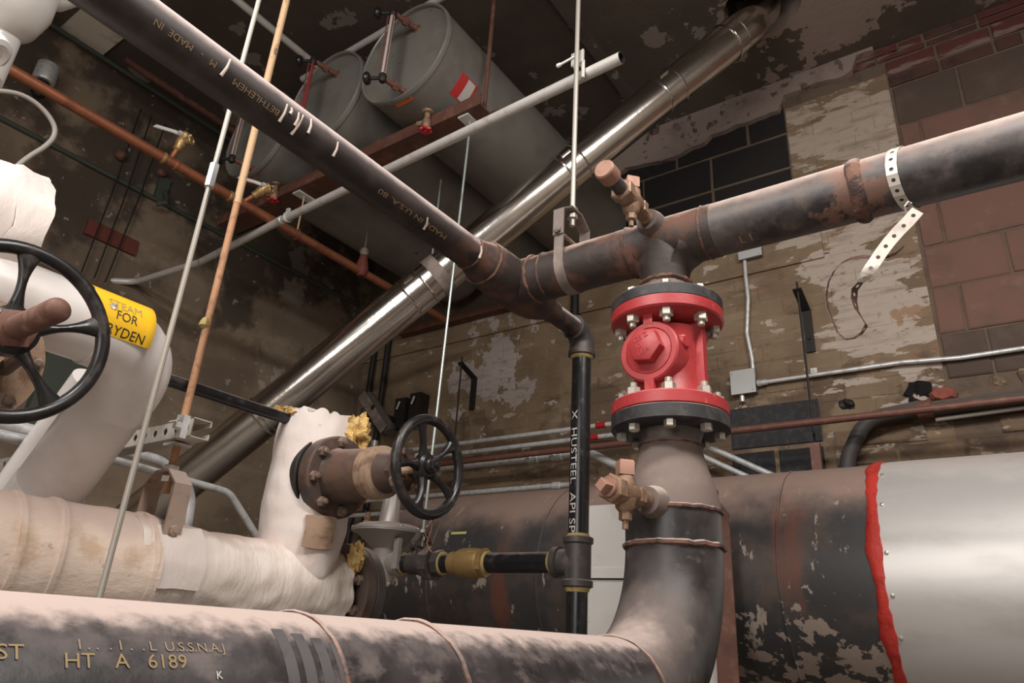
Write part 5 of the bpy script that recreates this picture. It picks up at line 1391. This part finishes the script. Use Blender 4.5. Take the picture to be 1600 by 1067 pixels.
# ------------------------------------------------------------------ white jacketed pipe at the left with its valve
WX, WZ, WR = -1.35, .487, .068
t = thing('jacketed_pipe', 'glossy white jacketed pipe with a yellow label, elbowing down behind the big handwheel', 'pipe', (WX, .5, WZ - .1))
WY = .632; dn = V((-.72, 0, -.69)).normalized(); ew = .115
cpt = V((WX, WY, WZ)); a_ = cpt - V((0, ew, 0)); b_ = cpt + dn * ew
elp = [a_ * (1 - s) ** 2 + cpt * (2 * s * (1 - s)) + b_ * s ** 2 for s in [i_ / 16 for i_ in range(17)]]
obj('jacket_run', MB().tube([(WX, -.4, WZ), a_], WR, 56), m_pvc, t)
obj('elbow_cover', MB().tube([a_ - V((0, .004, 0))] + elp + [b_ + dn * .03], WR + .0035, 56), m_pvc, t)
obj('jacket_run', MB().tube([b_ + dn * .02, b_ + dn * .26], WR, 56), m_pvc, t)
obj('jacket_lap', MB().tube([b_ + dn * .25, b_ + dn * .255, b_ + dn * .9], [WR, WR + .002, WR + .002], 56), m_pvc, t)
# label
s0 = on_cyl(164, 450, (WX, 0, WZ), (0, 1, 0), WR + .0035); s1 = on_cyl(243, 500, (WX, 0, WZ), (0, 1, 0), WR + .0035)
at0 = on_cyl(200, 462, (WX, 0, WZ), (0, 1, 0), WR); ab = on_cyl(200, 534, (WX, 0, WZ), (0, 1, 0), WR)
A0 = math.atan2(at0.x - WX, at0.z - WZ); A1 = math.atan2(ab.x - WX, ab.z - WZ)
y0_, y1_ = s0.y - .022, W(240, 520, X=WX + .05).y - .008
obj('pipe_label', MB().shell((WX, y0_, WZ), (0, 1, 0), WR + .0036, 0, y1_ - y0_, A0 + .01, A1 + .0, 4, 14, ref=(0, 0, 1), th=.0006), m_sticker, t, 'yellow label with black capitals')
pl = bpy.data.objects['jacketed_pipe']
for tx, px, py, mt_ in (('STEAM', 170, 470, m_greyprint), ('FOR', 182, 490, m_blackprint), ('DRYDEN', 151, 505, m_blackprint)):
    st = on_cyl(px, py, (WX, 0, WZ), (0, 1, 0), WR + .0042)
    print_on_pipe('label_lettering', tx, .0265, (WX, 0, WZ), (0, 1, 0), WR + .0042, st, (0, 1, 0), mt_, t, .80 if tx != 'DRYDEN' else .84, .0006)
h = on_cyl(179, 478, (WX, 0, WZ), (0, 1, 0), WR + .004)
obj('glare_spot', MB().lathe(h - (h - V((WX, h.y, WZ))).normalized() * .001, h - V((WX, h.y, WZ)), [(0, .008), (.0012, .007), (.0016, .001)], 16).rough(.004, 90), m_glare, t, 'painted glare on the label')  # pale spot painting the glare on the label
obj('jacketed_pipe', MB().tube([(-1.80, .72, .52), (-2.25, .72, .085)], .045, 32), m_pvc, None, 'slimmer white jacketed pipe slanting down behind the big handwheel', None, 'pipe')

# cloth covered valve body above
t = thing('wrapped_valve', 'white cloth wrapped valve with a big black handwheel and long rusty spindle', 'valve', (-1.38, .322, .3))
fc = V((-1.42, 0, .60))
mb = MB().lathe((fc.x, -.30, fc.z), (0, 1, 0), [(i_ * .675 / 40, .138 + .004 * math.sin(i_ * .9) - (.020 if i_ == 40 else 0)) for i_ in range(41)], 72).rough(.007, 7).rough(.003, 24)
obj('cloth_jacket', mb, m_fabric, t)
obj('seam_fold', MB().shell((fc.x, .320, fc.z), (0, 1, 0), .142, 0, .05, .0, 2.6, 4, 20, ref=(0, 0, 1), th=.004).rough(.009, 20), m_fabric, t)
LX, LY, LZ2 = -1.12, .327, .360
def on2(x): return V((x, LY, LZ2))
obj('bonnet_flange', MB().lathe(on2(-1.312), AX, [(-.02, .10), (0, .114), (.018, .114), (.022, .098), (.05, .055), (.10, .035)], 48), m_valve2, t, 'tan rusty bonnet flange')
for k in range(8):
    a = 2 * PI * k / 8 + .1
    inst('bolt', ME['rustnut'], m_rustbolt, t, (-1.293, LY + math.cos(a) * .096, LZ2 + math.sin(a) * .096), (1, 0, 0), sc=1.0)
for sg in (1, -1):
    obj('yoke_arm', MB().tube([on2(-1.25) + V((0, sg * .045, -sg * .02)), on2(-1.17) + V((0, sg * .038, -sg * .016)), on2(-1.135) + V((0, sg * .02, -sg * .01))], [.013, .011, .010], 10), m_valve, t)
wc2 = V((LX, LY, LZ2)); handwheel(t, wc2, AX, .123, .0105, 5, .10, .036, .024, .010)
obj('wheel_nut', MB().hexa(wc2 - AX * .004, AX, .052, .020, .10, ref=(0, .25, 1)), m_spindle, t, 'rusty hexagonal nut')
tip = on2(-.965)
prof = [(0, .0165)]; L = .148; k = 0.004
while k < L - .012: prof += [(k, .0168), (k + .0016, .0155), (k + .0032, .0168)]; k += .0048
prof += [(L - .008, .0165), (L - .003, .013), (L, .006)]
obj('spindle', MB().lathe(wc2, AX, prof, 24), m_spindle, t, 'long rusty threaded spindle')
rt = []
# cast letters on the hub
for k, ch in enumerate('CRANE'):
    a = 2.05 - k * .30 + .0; u, v, w = frame(AX, (0, 0, 1)); d = u * math.cos(a - PI / 2 - .2) + v * math.sin(a - PI / 2 - .2)
    vs, fs = glyphs(ch, .013, .0008); tn = -(w.cross(d)); me = bpy.data.meshes.new('cast_letter')
    me.from_pydata([tuple(wc2 + AX * (-.0008 + p.z) + d * (.034 + p.y) + tn * (p.x - .004) - OFF[t.name]) for p in vs], [], fs); me.materials.append(m_wheel)
    o = bpy.data.objects.new('cast_letter', me); COL.objects.link(o); o.parent = t; OFF[o.name] = OFF[t.name]

# white enamel fittings at the top left
t = thing('white_fitting', 'glossy white rounded pipe fitting hanging at the upper left above the copper pipe', 'pipe fitting', (-1.6, .22, 1.0))
c = W(2, -18, X=-1.6)
obj('elbow_cover', MB().lathe(c + V((0, 0, -.11)), (0, 0, 1), [(0, .03), (.012, .06), (.04, .088), (.09, .102), (.15, .102), (.22, .085)], 40), m_cottonwhite, t)
obj('drop', MB().tube([W(14, 5, X=-1.62), V((W(14, 5, X=-1.62).x, W(14, 5, X=-1.62).y, 1.02))], .047, 32), m_cottonwhite, t)
c2_ = W(2, 68, X=-1.55)
obj('end_cap', MB().lathe(c2_ + V((-.03, -.03, -.0)), (.5, .6, -.62), [(0, .036), (.03, .042), (.045, .038), (.05, .028), (.046, .018), (.03, .014)], 32), m_cottonwhite, t)
c3 = W(84, -12, X=-1.6)
obj('side_cap', MB().lathe(c3 + V((0, -.02, -.03)), (0, .5, .8), [(0, .02), (.008, .034), (.03, .042), (.08, .042)], 32), m_cottonwhite, t)
obj('ceiling_rod', MB().tube([c + V((0, 0, .08)), V((c.x, c.y, ZC))], .012, 10), m_rod, t)

# conduits lying on the trapeze at the left
cl2 = [('pale conduit on the strut channel, upper one, looping down beside the clevis', [(-2.0, -.5, .412), (-2.0, 1.04, .412), (-2.0, 1.16, .35), (-2.0, 1.19, .05)], .0145, .10),
       ('pale conduit on the strut channel, lower one, running on to the riser', [(-2.06, -.5, .395), (-2.06, .95, .395), (-2.06, 1.32, .375), (-2.06, 1.46, .25)], .0115, .08),
       ('thick grey conduit with a connector at the far left behind the white pipes', [(-2.26, -.5, .435), (-2.26, .86, .435)], .018, 0)]
for lab, pts, r, R in cl2:
    pipe_thing('trapeze_conduit', lab, 'conduit', pts, r, m_galv, R=R or None, group='conduits on the trapeze')

# ------------------------------------------------------------------ small things still to be seen
y = W(566, 415, X=CPX).y
t = thing('pipe_clip', 'dark red bracket with a pale top on the copper pipe near the flue', 'pipe hanger', (CPX, y, CPZ - .03))
obj('bracket', MB().lathe((CPX, y, CPZ - .028), (0, 0, 1), [(0, .02), (.02, .034), (.05, .036), (.12, .022), (.13, .018)], 10), m_redplate, t)
obj('cap', MB().lathe((CPX, y, CPZ + .10), (0, 0, 1), [(0, .022), (.02, .026), (.04, .022), (.045, .01)], 12), m_hanger, t)
obj('rod', MB().tube([(CPX, y, CPZ + .13), (CPX, y, 2.112)], .005, 8), m_hanger, t)
p0, p1 = W(898, 452, Y=3.40), W(903, 496, Y=3.40)
obj('wall_peg', MB().lathe((p0.x, 3.405, p1.z), (0, 0, 1), [(0, .012), (.006, .022), (.03, .026), (p0.z - p1.z, .024)], 14), m_dark, None, 'dark rusty stub on the wall ledge just below the header by the clevis hanger', None, 'peg')
p = on_cyl(717, 833, (0, BYc, BZc), (1, 0, 0), BR); nn = (p - V((p.x, BYc, BZc))).normalized()
tk = bpy.data.objects['horizontal_tank']
m_lime = M('pale green tape', (0.45, 0.47, 0.16), 0.6)
obj('tape_strip', MB().box(p + nn * .0012, (.085, .012, .002), (V((1, 0, 0)), nn.cross(V((1, 0, 0))), nn)), m_lime, tk, 'short pale green tape strip')
p = W(95, 620, X=-3.96)
obj('green_panel', MB().box((-3.97, p.y, p.z), (.06, .26, .50)).rough(.004, 9), m_greenish, None, 'greenish metal panel on the left wall between the white slanting pipes', None, 'panel')
